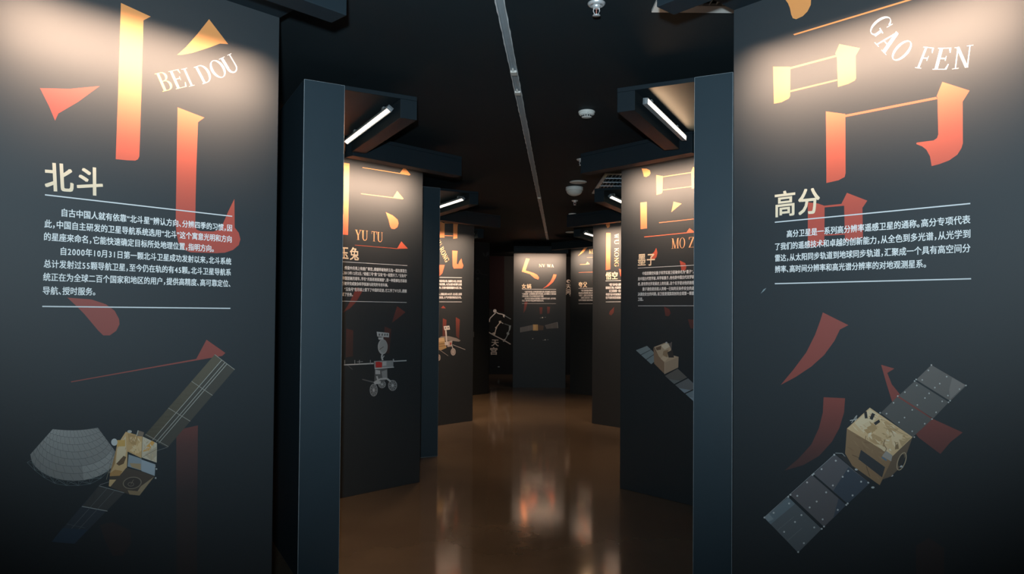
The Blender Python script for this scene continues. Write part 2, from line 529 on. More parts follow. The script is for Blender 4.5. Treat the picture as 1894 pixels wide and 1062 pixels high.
# ------------------------------------------------------------------ LED light bars
def led_bar(label, M, x0, x1, tilt, watts, group=None, teeth=26, name='led_light_bar', spread=115, color=None):
    """M: world frame whose x runs along the bar, -y is the wall it hangs on, +y the way it shines, z up; origin = bar centre"""
    t = thing(name, label, 'light', (0, 0, 0), 0, group)
    t.matrix_world = M
    L = x1 - x0
    R = Matrix.Rotation(tilt, 4, 'X')
    bm = bmesh.new()       # aluminium trough
    box(bm, x0, x1, -0.018, -0.004, -0.019, 0.019)
    box(bm, x0, x1, -0.004, 0.012, 0.016, 0.019)
    box(bm, x0, x1, -0.004, 0.012, -0.019, -0.016)
    bm.transform(R)
    link_mesh('housing', bm, M_ALU, t)
    for xa in (x0, x1 - 0.004):
        bm = bmesh.new()
        box(bm, xa, xa + 0.004, -0.018, 0.012, -0.019, 0.019)
        bm.transform(R)
        link_mesh('end_cap', bm, M_ZINC, t)
    bm = bmesh.new()       # glowing strip with a row of lenses
    box(bm, x0 + 0.006, x1 - 0.006, -0.003, 0.004, -0.014, 0.014)
    bm.transform(R)
    strip = link_mesh('glowing_strip', bm, M_LEDBASE, t)
    bm = bmesh.new()
    p = (L - 0.02) / teeth
    for k in range(teeth):
        xa = x0 + 0.01 + k * p
        box(bm, xa + 0.16 * p, xa + 0.84 * p, 0.004, 0.010, -0.012, 0.012)
    bm.transform(R)
    link_mesh('lens_row', bm, M_LED, strip)
    for xb in (x0 + 0.17 * L, x1 - 0.17 * L):     # angle brackets up to the beam
        bm = bmesh.new()
        prof = [(-0.052, 0.018), (-0.052, 0.052), (-0.006, 0.052), (-0.006, 0.012), (-0.009, 0.012), (-0.009, 0.049), (-0.049, 0.049), (-0.049, 0.018)]
        ra = [bm.verts.new((xb - 0.016, *q)) for q in prof]
        rb = [bm.verts.new((xb + 0.016, *q)) for q in prof]
        for i in range(8):
            bm.faces.new((ra[i], ra[(i + 1) % 8], rb[(i + 1) % 8], rb[i]))
        bm.faces.new(ra); bm.faces.new(rb)
        bmesh.ops.recalc_face_normals(bm, faces=bm.faces[:])
        link_mesh('bracket', bm, M_ZINC, t)
    li = bpy.data.lights.new('led_glow', 'AREA')
    li.shape = 'RECTANGLE'
    li.size = L - 0.03
    li.size_y = 0.03
    li.energy = watts
    li.color = color or LED_COLOR
    li.spread = math.radians(spread)
    lo = bpy.data.objects.new('led_glow', li)
    COL.objects.link(lo)
    lo.parent = t
    # area light shines along its -Z: turn -Z onto the bar's tilted +Y
    lo.matrix_local = R @ Matrix.Translation((0.5 * (x0 + x1), 0.014, 0)) @ Matrix.Rotation(PI / 2, 4, 'X')
    return t

# ------------------------------------------------------------------ display panel: board, print, canopy
WID = 1.10
def display_panel(label, ex, ey, deg, side, light_label, drop=0.17, depth=0.54, thick=0.24, watts=LED_PANEL_W, lit=True, canopy=True, tilt=-40, spread=55):
    """side -1: board runs from the corridor corner to the viewer's left, +1: to the right"""
    ang = math.radians(deg)
    t = thing('display_panel', label, 'display panel', (ex, ey, 0), ang)
    bd = Board(ex, ey, ang)
    x0, x1 = (-WID, 0.0) if side < 0 else (0.0, WID)
    bm = bmesh.new()
    box(bm, x0, x1, 0, thick, 0, TOP, bevel=0.003)
    link_mesh('board', bm, M_BOARD, t)
    if canopy:
        bm = bmesh.new()
        box(bm, x0, x1, -depth, 0.0, TOP - 0.028, TOP, bevel=0.002)
        link_mesh('canopy_roof', bm, M_CANOPY, t)
        bm = bmesh.new()
        box(bm, x0, x1, -depth, -depth + 0.11, TOP - drop, TOP - 0.0285, bevel=0.003)
        link_mesh('canopy_beam', bm, M_CANOPY, t)
    if lit:
        M = bd.m @ Matrix.Translation((0.5 * (x0 + x1), -depth + 0.11 + 0.052, TOP - drop + 0.062))
        led_bar(light_label, M, -0.5, 0.5, math.radians(tilt), watts, 'light bars behind the canopy beams', spread=spread)
    return t, bd

def display_fin(label, nx, ny, deg, side, light_label, thick=0.24, depth=0.46, drop=0.147, length=1.10, tilt=-55, watts=LED_FIN_W, spread=130):
    """blank partition seen end-on; its canopy reaches over the corridor side (side -1: to the viewer's right)"""
    ang = math.radians(deg)
    t = thing('display_partition', label, 'display partition', (nx, ny, 0), ang)
    m = Matrix.Translation((nx, ny, 0)) @ Matrix.Rotation(ang, 4, 'Z')
    s = 1 if side < 0 else -1
    def bx(bm, xa, xb, *r, **k):
        xa, xb = sorted((s * xa, s * xb))
        box(bm, xa, xb, *r, **k)
    bm = bmesh.new()
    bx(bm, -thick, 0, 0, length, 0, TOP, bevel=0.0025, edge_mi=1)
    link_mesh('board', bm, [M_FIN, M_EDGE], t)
    bm = bmesh.new()
    bx(bm, 0, depth, 0, length, TOP - 0.026, TOP, bevel=0.002)
    link_mesh('canopy_roof', bm, M_CANOPY, t)
    bm = bmesh.new()
    bx(bm, depth - 0.11, depth, 0, length, TOP - drop, TOP - 0.0265, bevel=0.003)
    link_mesh('canopy_beam', bm, M_CANOPY, t)
    # bar hangs on the inner face of the beam and shines back at the board
    ML = m @ Matrix.Translation((s * (depth - 0.11 - 0.052), length / 2, TOP - drop + 0.062)) @ Matrix.Rotation(s * PI / 2, 4, 'Z')
    led_bar(light_label, ML, -0.5, 0.5, math.radians(tilt), watts, spread=spread, color=LED_FIN_COLOR)
    return t

def print_title(t, bd, lines, em):
    text_mesh(bd, t, 'title_lettering', [(s, a, b_, em) for s, a, b_ in lines], (0.92, 0.76, 0.54), 4, bold=0.022)
def print_body(t, bd, lines, em, col=(0.92, 0.94, 0.94), bold=0.018):
    text_mesh(bd, t, 'body_text', [(s, a, b_, em) for s, a, b_ in lines], col, 5, bold=bold)
def print_rule(t, bd, p0, p1, w=0.0045):
    a, b_ = bd.at(*p0), bd.at(*p1)
    bm = bmesh.new()
    d = (b_ - a).normalized()
    n_ = Vector((-d.y, d.x)) * w / 2
    bm.faces.new([bm.verts.new((*p, 0)) for p in (a + n_, b_ + n_, b_ - n_, a - n_)])
    finish_ink(bm, [(0.72, 0.76, 0.78)], 'rule_line', t, 4, M_INK)
def fr(off, sc):
    return lambda x, y: (off[0] + x * sc, off[1] + y * sc)
def frl(lines, off, sc):
    f = fr(off, sc)
    return [(s, f(*a), f(*b_)) for s, a, b_ in lines]
GOLD0, GOLD1 = (0.75, 0.45, 0.15), (0.80, 0.78, 0.74)

#@@PANELS@@
# ================================================================== left foreground panel
tA, bA = display_panel('near left dark panel printed with a satellite carrying a mesh dish', -1.064, 3.214, 46.5, -1,
                       'light bar over the near left panel with the mesh-dish satellite')
c1, c2, c3 = .3014, .3014, .4726
a = Art(bA)
a.frame((0, 0), c1)
a.poly([(742, 18), (925, 102), (880, 125), (868, 560), (855, 960), (846, 978), (830, 986), (780, 984), (710, 977), (725, 560)])
a.poly([(1283, 118), (1400, 271), (1350, 267), (1290, 290), (1180, 325), (1120, 336), (1087, 337), (1140, 290), (1210, 210)])

k = 280 / c2
a.poly([(1090, 659), (1254, 722), (1215, 750), (1205, k + 100), (1200, k + 300), (1198, k + 440), (1205, k + 480), (1230, k + 490), (1310, k + 492), (1350, k + 480),
        (1370, k + 440), (1400, k + 370), (1438, k + 292), (1440, k + 468), (1465, k + 500), (1475, k + 540), (1465, k + 575), (1430, k + 605), (1380, k + 622),
        (1330, k + 625), (1170, k + 620), (1120, k + 600), (1095, k + 560), (1082, k + 500), (1078, k + 440), (1085, k)])
a.frame((0, 0), 1)
a.poly([(124.5, 550.7), (169, 554), (196, 563), (212, 575), (220, 590), (221, 600), (215, 612), (203, 620.5), (191, 620.5), (182, 612), (156, 581), (140, 565)])
a.poly([(131.4, 705.6), (363, 664), (381.9, 628.5), (416.8, 653), (411, 658.5), (255, 685.5), (131.4, 707.5)])
a.poly([(326, 796), (366, 787), (364, 1062), (363, 1100), (325, 1100), (326, 1062)])
a.poly([(184, 971), (208, 966), (241, 981), (243, 1004), (227, 1028), (208, 1028), (194, 1000)])
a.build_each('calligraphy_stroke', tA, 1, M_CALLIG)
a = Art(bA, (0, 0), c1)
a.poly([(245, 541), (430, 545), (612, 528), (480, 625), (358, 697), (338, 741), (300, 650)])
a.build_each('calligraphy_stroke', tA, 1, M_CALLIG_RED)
letters(bA, tA, 'roman_lettering', [('B', (998, 563), (1072, 545)), ('E', (1080, 548), (1152, 530)), ('I', (1158, 533), (1200, 522)), ('D', (1243, 517), (1316, 490)),
        ('O', (1330, 492), (1405, 452)), ('U', (1402, 462), (1478, 424))], 0.072, GOLD0, GOLD1, 3, (0, 0), c1)
print_title(tA, bA, frl([('北', (280, 240), (450, 250)), ('斗', (475, 258), (628, 272))], (0, 280), c2), 0.112)
print_rule(tA, bA, (275 * c2, 280 + 267 * c2), (1424 * c2, 280 + 399 * c2))
print_rule(tA, bA, (259 * c2, 280 + 952 * c2), (1413 * c2, 280 + 964 * c2))
print_body(tA, bA, frl([
    ('自古中国人就有依靠“北斗星”辨认方向、分辨四季的习惯，因', (378, 399), (1422, 492)),
    ('此，中国自主研发的卫星导航系统选用“北斗”这个寓意光明和方向', (272, 467), (1420, 560)),
    ('的星座来命名，它能快速确定目标所处地理位置，指明方向。', (270, 546), (1310, 618)),
    ('自2000年10月31日第一颗北斗卫星成功发射以来，北斗系统', (372, 636), (1417, 696)),
    ('总计发射过55颗导航卫星，至今仍在轨的有45颗。北斗卫星导航系', (268, 713), (1415, 763)),
    ('统正在为全球二百个国家和地区的用户，提供高精度、高可靠定位、', (264, 794), (1412, 832)),
    ('导航、授时服务。', (262, 878), (583, 884))], (0, 280), c2), 0.0315)
# the printed satellite with its mesh dish
s = Art(bA, (0, 560), c3)
s.poly([(840, 203), (918, 262), (655, 568), (565, 520)], (0.060, 0.056, 0.044))
s.poly([(840, 203), (868, 224), (600, 538), (565, 520)], (0.105, 0.090, 0.058))
for q in (0.36, 0.52, 0.62):
    s.line((840 + 78 * q, 203 + 59 * q), (565 + 90 * q, 520 + 48 * q), 2.2, (0.42, 0.42, 0.38))
for q in (0.33, 0.66, 0.985, 0.0):
    s.line((840 - 275 * q, 203 + 317 * q), (918 - 263 * q, 262 + 306 * q), 2.4, (0.30, 0.29, 0.25))
s.line((612, 580), (655, 566), 1.5, (0.2, 0.2, 0.19))
s.frame((40, 760), .2448)
s.poly([(585, 565), (775, 620), (400, 1005), (225, 990)], (0.030, 0.044, 0.062))
s.poly([(585, 565), (775, 620), (640, 757), (460, 722)], (0.055, 0.056, 0.055))
s.line((585, 567), (775, 620), 5, (0.30, 0.32, 0.32))
s.line((455, 722), (648, 758), 6, (0.42, 0.45, 0.45))
for q in (0.33, 0.63):
    s.line((585 + 190 * q, 565 + 55 * q), (225 + 175 * q, 990 + 15 * q), 3, (0.16, 0.17, 0.18))
s.line((340, 855), (480, 885), 3, (0.12, 0.14, 0.16))
s.poly([(225, 990), (400, 1005), (500, 900), (310, 885)], (0.020, 0.048, 0.085))
# dish: rows of triangular mesh
def dish_pt(u, v):
    tl, tr, bl, brr = Vector((235, 138)), Vector((575, 128)), Vector((70, 365)), Vector((715, 290))
    top = tl.lerp(tr, u) + Vector((0, 14 * math.sin(PI * u)))
    ang_ = PI * (1 - u)
    bot = Vector((395 + 330 * math.cos(ang_), 330 + 200 * math.sin(ang_)))
    sideL = Vector((235 - 165 * v, 138 + 227 * v))
    p = top.lerp(bot, v)
    return (p.x, p.y)
NU, NV = 14, 7
for j in range(NV):
    for i in range(NU):
        u0, u1, v0, v1 = i / NU, (i + 1) / NU, j / NV, (j + 1) / NV
        g = 0.28 + 0.14 * (1 - u0) * (1 - v0) + (0.10 if (v0 > 0.65 and 0.55 < u0 < 0.9) else 0)
        s.poly([dish_pt(u0, v0), dish_pt(u1, v0), dish_pt(u1, v1), dish_pt(u0, v1)], (g, g * 1.0, g * 0.96))
for j in range(NV + 1):
    s.path([dish_pt(i / NU, j / NV) for i in range(NU + 1)], 2.5, (0.10, 0.11, 0.11))
for j in range(NV):
    for i in range(NU):
        m_ = dish_pt((i + 0.5) / NU, j / NV)
        s.line(dish_pt(i / NU, (j + 1) / NV), m_, 2, (0.30, 0.31, 0.30))
        s.line(dish_pt((i + 1) / NU, (j + 1) / NV), m_, 2, (0.11, 0.12, 0.12))
low = [(40, 390), (100, 450), (170, 505), (250, 548), (340, 565), (430, 565), (520, 552), (600, 510), (660, 450)]
inn = [(75, 372), (130, 425), (195, 475), (265, 515), (345, 530), (430, 530), (510, 515), (580, 478), (640, 425)]
s.path(low, 3, (0.13, 0.17, 0.18))
for i in range(len(low) - 1):
    s.line(inn[i], low[i], 2.5, (0.16, 0.20, 0.21)); s.line(inn[i], low[i + 1], 2.5, (0.20, 0.25, 0.26))
    mid = ((inn[i][0] + inn[i + 1][0]) / 2, (inn[i][1] + inn[i + 1][1]) / 2)
    s.line(mid, low[i], 2, (0.14, 0.18, 0.19)); s.line(mid, low[i + 1], 2, (0.14, 0.18, 0.19))
s.line((660, 470), (720, 380), 8, (0.2, 0.18, 0.14)); s.line((640, 520), (690, 330), 4, (0.25, 0.22, 0.16)); s.line((590, 560), (680, 530), 3, (0.3, 0.3, 0.3))
# body in gold foil
s.poly([(785, 160), (720, 260), (705, 400), (668, 470), (658, 570), (680, 575), (795, 430), (800, 300)], (0.75, 0.50, 0.24))
s.poly([(785, 190), (722, 290), (712, 395), (770, 400), (790, 300)], (0.85, 0.68, 0.44))
s.poly([(715, 400), (770, 340), (790, 350), (770, 400), (735, 415)], (0.16, 0.09, 0.04))
s.poly([(668, 470), (705, 445), (760, 455), (745, 490), (700, 505), (665, 495)], (0.55, 0.30, 0.10)); s.poly([(665, 495), (745, 490), (720, 520), (662, 520)], (0.08, 0.06, 0.04))
s.poly([(785, 158), (915, 195), (905, 358), (795, 305)], (0.72, 0.46, 0.20))
s.poly([(800, 170), (880, 190), (860, 260), (815, 250)], (0.55, 0.33, 0.13)); s.poly([(850, 270), (905, 230), (905, 300), (870, 330), (815, 300)], (0.88, 0.62, 0.32))
s.poly([(915, 195), (1022, 245), (1020, 392), (905, 352)], (0.72, 0.62, 0.46))
s.poly([(985, 225), (1005, 240), (960, 300), (915, 310), (935, 275)], (0.80, 0.42, 0.10)); s.poly([(930, 330), (1018, 270), (1018, 340), (980, 378)], (0.58, 0.48, 0.34))
s.crinkle([(785, 158), (915, 195), (905, 358), (795, 305)], 26, [(0.86, 0.60, 0.30), (0.56, 0.34, 0.13), (0.66, 0.41, 0.17), (0.92, 0.72, 0.44)], 0.16)
s.crinkle([(915, 195), (1022, 245), (1020, 392), (905, 352)], 22, [(0.82, 0.72, 0.56), (0.58, 0.46, 0.30), (0.70, 0.52, 0.32)], 0.17)
s.crinkle([(785, 165), (722, 262), (708, 390), (798, 300)], 12, [(0.88, 0.68, 0.42), (0.60, 0.38, 0.16)], 0.16)
s.line((905, 355), (1020, 290), 2.5, (0.2, 0.16, 0.1)); s.line((912, 195), (905, 360), 3, (0.25, 0.17, 0.09))
s.poly([(808, 330), (905, 362), (905, 452), (800, 420)], (0.34, 0.40, 0.44)); s.poly([(815, 395), (900, 400), (900, 448), (830, 425)], (0.50, 0.36, 0.20))
s.poly([(905, 368), (1010, 405), (1005, 492), (905, 455)], (0.42, 0.50, 0.56))
s.poly([(790, 430), (905, 458), (1005, 494), (890, 640), (800, 628), (668, 576)], (0.085, 0.062, 0.045))
s.poly([(900, 570), (1000, 498), (890, 640), (860, 632)], (0.40, 0.30, 0.18)); s.poly([(800, 600), (900, 610), (890, 640), (815, 632)], (0.34, 0.24, 0.13))
s.ell(835, 545, 72, 46, (0.26, 0.21, 0.15), -0.15); s.ell(835, 545, 64, 40, (0.055, 0.042, 0.034), -0.15); s.ring(825, 555, 22, 14, 4, (0.25, 0.2, 0.15)); s.line((825, 555), (845, 520), 4, (0.25, 0.2, 0.15))
s.poly([(718, 222), (782, 220), (782, 268), (718, 270)], (0.75, 0.45, 0.12)); s.ell(700, 237, 24, 27, (0.66, 0.68, 0.66)); s.ell(815, 157, 17, 11, (0.55, 0.55, 0.5))
s.poly([(880, 148), (925, 163), (915, 195), (868, 190)], (0.24, 0.18, 0.13)); s.line((880, 148), (868, 190), 6, (0.6, 0.58, 0.5))
for q in ((1018, 440), (1012, 508), (1005, 420)): s.ell(*q, 7, 7, (0.5, 0.52, 0.5), n=8)
s.build('satellite_picture', tA, 2)

# ================================================================== right foreground panel
tR, bR = display_panel('near right dark panel printed with a gold satellite on two grey wings', 0.958, 3.095, -49.0, 1,
                       'light bar over the near right panel with the two-winged satellite')
q4 = .30125
a = Art(bR, (1340, 0), q4)
a.poly([(345, -70), (420, -60), (532, -8), (530, 30), (510, 70), (480, 100), (440, 118), (420, 112), (410, 90), (402, 50), (390, 20), (375, 0)])
a.poly([(422, 210), (1135, -6), (1600, -145), (1600, -135), (1145, 2), (430, 217)])
a.poly([(299, 410), (405, 411), (403, 590), (395, 605), (350, 628), (304, 637)])
a.poly([(405, 413), (690, 337), (690, 348), (405, 424)])
a.poly([(403, 556), (692, 487), (692, 496), (403, 566)])
a.poly([(706, 271), (832, 296), (806, 342), (808, 480), (800, 495), (760, 515), (697, 534), (690, 345), (680, 330)])
k = 320 / q4
a.poly([(623, 684), (742, 700), (744, k), (738, k + 25), (700, k + 45), (626, k + 62), (626, k)])
a.poly([(742, 705), (1300, 595), (1310, 608), (742, 719)])
a.poly([(1338, 503), (1505, 556), (1462, 625), (1464, 880), (1455, 910), (1430, 950), (1380, 985), (1320, 1008), (1272, 1020), (1262, 960), (1240, 920), (1215, 900),
        (1178, 885), (1180, 876), (1285, 862), (1305, 848), (1313, 825), (1308, 600), (1303, 590)])
a.frame((1340, 320), q4)
a.poly([(512, 180), (575, 188), (615, 202), (613, 440), (560, 452), (512, 452)])
a.poly([(752, 122), (877, 170), (847, 215), (850, 400), (740, 420), (735, 200), (718, 190)])
a.poly([(615, 201), (720, 190), (737, 201), (613, 212)])
a.poly([(613, 377), (740, 371), (740, 379), (613, 386)])
a.frame((1340, 560), .4727)
a.poly([(385, 38), (485, 88), (452, 105), (430, 150), (390, 205), (340, 250), (280, 290), (220, 322), (270, 262), (320, 195), (355, 125), (375, 70)])
a.poly([(388, 370), (472, 374), (468, 430), (450, 490), (420, 545), (370, 600), (310, 635), (235, 657), (290, 610), (340, 555), (370, 490), (385, 430)])
a.poly([(613, 243), (665, 258), (637, 275), (655, 320), (700, 375), (820, 457), (932, 508), (885, 545), (845, 592), (760, 528), (660, 400), (635, 320)])
a.poly([(750, 950), (800, 920), (860, 960), (860, 1090), (750, 1090)])
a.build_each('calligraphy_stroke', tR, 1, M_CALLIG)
letters(bR, tR, 'roman_lettering', [('G', (880, 165), (925, 240)), ('A', (922, 262), (992, 338)), ('O', (1008, 340), (1075, 392)), ('F', (1172, 417), (1240, 426)),
        ('E', (1278, 428), (1372, 428)), ('N', (1398, 426), (1512, 412))], 0.074, (0.90, 0.88, 0.85), (0.92, 0.86, 0.74), 3, (1340, 0), q4)
s = Art(bR, (1340, 320), q4)
s.poly([(222, 742), (240, 715), (257, 706), (246, 722)], (0.22, 0.28, 0.30))
s.build('scratch_stain', tR, 1)
print_title(tR, bR, frl([('高', (312, 270), (432, 258)), ('分', (455, 256), (582, 245))], (1340, 320), q4), 0.112)
print_rule(tR, bR, (1433.4, 411.3), (1794.9, 376.6))
print_rule(tR, bR, (1433.4, 524.9), (1796.4, 515.8))
print_body(tR, bR, frl([
    ('高分卫星是一系列高分辨率遥感卫星的通称。高分专项代表', (384, 396), (1510, 310)),
    ('了我们的遥感技术和卓越的创新能力，从全色到多光谱，从光学到', (312, 474), (1510, 398)),
    ('雷达，从太阳同步轨道到地球同步轨道，汇聚成一个具有高空间分', (312, 544), (1510, 486)),
    ('辨率、高时间分辨率和高光谱分辨率的对地观测星系。', (312, 613), (1238, 581))], (1340, 320), q4), 0.0315)
s = Art(bR, (1550, 660), .226)
for pg, c in (([(765, 68), (1050, 235), (918, 362), (640, 188)], (0.155, 0.145, 0.135)), ([(630, 198), (907, 372), (780, 505), (495, 320)], (0.12, 0.118, 0.112)),
              ([(485, 328), (770, 512), (610, 660), (350, 460)], (0.105, 0.105, 0.10))):
    s.poly(pg, c)
s.poly([(935, 170), (1050, 235), (918, 362), (910, 270)], (0.23, 0.21, 0.195))
s.line((1040, 240), (920, 352), 4, (0.09, 0.09, 0.09))
for q in ((740, 112), (690, 190), (640, 186), (627, 199), (645, 235), (793, 253), (833, 220), (890, 163), (900, 318), (995, 265), (918, 360), (905, 373), (548, 290), (490, 322), (746, 300),
          (712, 338), (650, 395), (853, 365), (803, 455), (770, 510), (455, 377), (398, 466), (345, 459), (608, 435), (545, 498), (500, 537), (710, 548), (608, 610), (625, 658), (765, 68), (1048, 235)):
    s.ell(*q, 6.5, 6.5, (0.55, 0.56, 0.54), n=8)
s.frame((1400, 740), .2824)
for pg, c in (([(510, 355), (740, 545), (595, 680), (372, 485)], (0.125, 0.125, 0.14)), ([(362, 492), (585, 688), (440, 832), (218, 622)], (0.13, 0.125, 0.135)),
              ([(205, 635), (425, 845), (270, 1000), (48, 770)], (0.125, 0.145, 0.16))):
    s.poly(pg, c)
s.poly([(600, 440), (740, 545), (595, 680), (500, 595)], (0.055, 0.075, 0.105)); s.poly([(535, 645), (585, 688), (500, 775), (520, 700)], (0.06, 0.08, 0.11))
s.poly([(205, 635), (250, 680), (90, 815), (48, 770)], (0.17, 0.22, 0.25)); s.poly([(48, 770), (80, 745), (110, 780), (75, 798)], (0.28, 0.33, 0.36))
s.line((48, 770), (510, 355), 3, (0.35, 0.38, 0.4))
for i in range(12):
    s.ell(140 + i * 9, 850 - i * 7.5, 2, 2, (0.4, 0.42, 0.42), n=6); s.ell(205 + i * 8, 918 - i * 7, 2, 2, (0.4, 0.42, 0.42), n=6)
for q in ((517, 398), (507, 359), (424, 453), (372, 484), (364, 491), (598, 465), (562, 503), (498, 560), (683, 535), (730, 541), (627, 625), (595, 678), (586, 687), (329, 540), (265, 628), (220, 621), (206, 634), (454, 605), (392, 665),
          (346, 704), (530, 720), (431, 782), (440, 829), (425, 844), (211, 678), (110, 739), (50, 770), (292, 754), (250, 799), (179, 864), (376, 835), (308, 938), (271, 996)):
    s.ell(*q, 6.5, 6.5, (0.62, 0.64, 0.64), n=8)
s.path([(515, 348), (560, 350), (600, 395), (650, 440)], 5, (0.35, 0.36, 0.36)); s.poly([(530, 360), (580, 370), (745, 520), (735, 540)], (0.03, 0.03, 0.03))
for q in ((652, 455), (760, 573), (945, 435), (883, 495)): s.ell(*q, 11, 7, (0.55, 0.58, 0.58), n=10)
s.line((640, 150), (655, 100), 5, (0.5, 0.5, 0.47)); s.line((610, 135), (660, 125), 6, (0.5, 0.5, 0.47)); s.line((620, 150), (650, 105), 4, (0.5, 0.5, 0.47))
s.poly([(590, 187), (890, 367), (868, 425), (805, 558), (625, 430), (578, 350)], (0.33, 0.20, 0.10))
s.poly([(890, 367), (1020, 243), (978, 360), (930, 450), (880, 500), (820, 522), (868, 425)], (0.17, 0.115, 0.07))
s.poly([(590, 187), (740, 50), (1020, 243), (890, 367)], (0.80, 0.56, 0.30))
for pg, c in (([(640, 150), (740, 60), (800, 100), (700, 215)], (0.88, 0.70, 0.45)), ([(820, 120), (930, 190), (880, 230), (850, 180)], (0.62, 0.40, 0.19)), ([(760, 220), (840, 260), (830, 320), (720, 255)], (0.60, 0.38, 0.18)),
              ([(870, 210), (960, 230), (930, 300), (890, 290)], (0.88, 0.66, 0.40)), ([(780, 290), (840, 300), (880, 350), (830, 335)], (0.88, 0.68, 0.42)), ([(930, 260), (1010, 245), (950, 305)], (0.60, 0.40, 0.20)),
              ([(700, 195), (790, 170), (770, 210), (730, 225)], (0.58, 0.36, 0.16)), ([(905, 280), (925, 275), (930, 320), (905, 325)], (0.30, 0.19, 0.09))):
    s.poly(pg, c)
s.crinkle([(590, 187), (740, 50), (1020, 243), (890, 367)], 60, [(0.92, 0.72, 0.46), (0.66, 0.43, 0.21), (0.54, 0.34, 0.15), (0.84, 0.60, 0.33), (0.95, 0.80, 0.58)], 0.11)
s.crinkle([(590, 187), (890, 367), (806, 545), (585, 350)], 22, [(0.38, 0.24, 0.12), (0.28, 0.165, 0.08)], 0.13)
s.path([(715, 235), (710, 260), (760, 290)], 4, (0.28, 0.17, 0.08)); s.path([(840, 260), (830, 290), (850, 320), (840, 340)], 5, (0.28, 0.17, 0.08)); s.path([(830, 180), (880, 200), (900, 240)], 3, (0.4, 0.25, 0.12)); s.path([(860, 160), (930, 210), (990, 235)], 3, (0.45, 0.28, 0.13))
s.poly([(697, 160), (735, 138), (775, 165), (790, 190), (745, 205)], (0.55, 0.35, 0.16)); s.poly([(697, 160), (735, 138), (750, 165), (720, 180)], (0.85, 0.65, 0.4))
for pg in ([(702, 78), (720, 74), (726, 118), (708, 122)], [(755, 84), (775, 93), (757, 132), (738, 122)], [(765, 150), (800, 128), (808, 144), (778, 166)]): s.poly(pg, (0.022, 0.022, 0.024))
s.poly([(682, 326), (840, 440), (820, 507), (665, 388)], (0.035, 0.040, 0.046)); s.line((625, 360), (668, 378), 4, (0.14, 0.08, 0.04)); s.line((715, 430), (740, 500), 4, (0.14, 0.08, 0.04))
s.poly([(820, 368), (846, 333), (888, 362), (880, 402)], (0.42, 0.38, 0.34)); s.poly([(818, 370), (850, 390), (850, 400), (818, 380)], (0.10, 0.22, 0.34))
s.ring(948, 402, 24, 60, 6, (0.50, 0.38, 0.24), 0.35); s.ell(945, 395, 16, 42, (0.03, 0.026, 0.022), 0.35); s.line((940, 435), (958, 443), 4, (0.5, 0.5, 0.48))
s.build('satellite_picture', tR, 2)

# ================================================================== left second panel: the lunar rover
tB, bB = display_panel('second dark panel on the left, showing a white rover with a red flag', -0.83, 6.56, 45.5, -1,
                       'light bar over the panel with the white flagged rover', tilt=-35, spread=88, watts=12)
w = .2259
a = Art(bB, (600, 280), w)
a.poly([(100, 86), (205, 100), (193, 685), (90, 676)])
a.poly([(312, 130), (618, 178), (650, 132), (665, 140), (705, 190), (695, 197), (312, 135)])
a.poly([(300, 344), (563, 377), (596, 325), (648, 388), (640, 392), (300, 349)])
a.poly([(503, 498), (560, 525), (600, 560), (607, 590), (598, 620), (575, 636), (550, 634), (538, 615), (525, 560)])
a.poly([(250, 766), (595, 795), (630, 737), (684, 797), (595, 799), (250, 769)])
a.frame((600, 500), .2449)
a.poly([(240, 130), (292, 150), (240, 240), (190, 290), (140, 320), (175, 270), (215, 190)])
a.poly([(550, 272), (612, 317), (560, 360), (510, 398), (530, 330)])
a.poly([(165, 440), (218, 455), (215, 650), (160, 660)])
a.poly([(455, 425), (505, 445), (490, 630), (440, 620)])
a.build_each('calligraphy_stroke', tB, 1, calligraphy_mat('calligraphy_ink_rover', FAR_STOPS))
letters(bB, tB, 'roman_lettering', [('Y', (250, 723), (303, 727)), ('U', (304, 728), (357, 732)), ('T', (385, 735), (428, 739)), ('U', (430, 740), (480, 744))], 0.085, (0.85, 0.42, 0.20), (0.85, 0.40, 0.18), 3, (600, 280), w)
z = .113
print_title(tB, bB, frl([('玉', (74, 255), (214, 262)), ('兔', (240, 268), (382, 278))], (620, 450), z), 0.115)
print_rule(tB, bB, (620 + 70 * z, 450 + 300 * z), (620 + 1178 * z, 450 + 367 * z))
print_rule(tB, bB, (620 + 65 * z, 450 + 947 * z), (620 + 1168 * z, 450 + 970 * z))
print_body(tB, bB, frl([
    ('传说中月亮上有座广寒宫，嫦娥带着她的玉兔一起在那里生', (152, 430), (1172, 482)),
    ('活。2013年12月2日，“嫦娥三号”携“玉兔”也一起登月了。“玉兔号”', (72, 510), (1170, 562)),
    ('是中国首辆月球车，学名“月面巡视探测器”，是一种能够在月球表', (68, 597), (1170, 645)),
    ('面行驶并完成复杂科学探测与研究的专用车辆。', (66, 683), (862, 714)),
    ('“玉兔号”在月球上留下了中国的足迹，它工作了972天，超额', (150, 780), (1168, 810)),
    ('完成了任务。', (64, 862), (285, 870))], (620, 450), z), 0.0325, bold=0.026)
s = Art(bB, (600, 500), .2449)
G1, G2, G3 = (0.52, 0.56, 0.58), (0.30, 0.33, 0.35), (0.12, 0.135, 0.145)
for cx, cy, rx, ry in ((515, 870, 31, 38), (372, 905, 27, 45), (435, 862, 26, 26)):
    s.ell(cx, cy, rx, ry, G3); s.ring(cx, cy, rx, ry, 6, G2)
    for k in range(9):
        t_ = k * PI / 4.5
        s.line((cx + rx * .35 * math.cos(t_), cy + ry * .35 * math.sin(t_)), (cx + rx * math.cos(t_), cy + ry * math.sin(t_)), 5, G2)
    s.ell(cx, cy, rx * .3, ry * .3, G1)
s.poly([(285, 820), (385, 845), (385, 855), (285, 828)], G3)
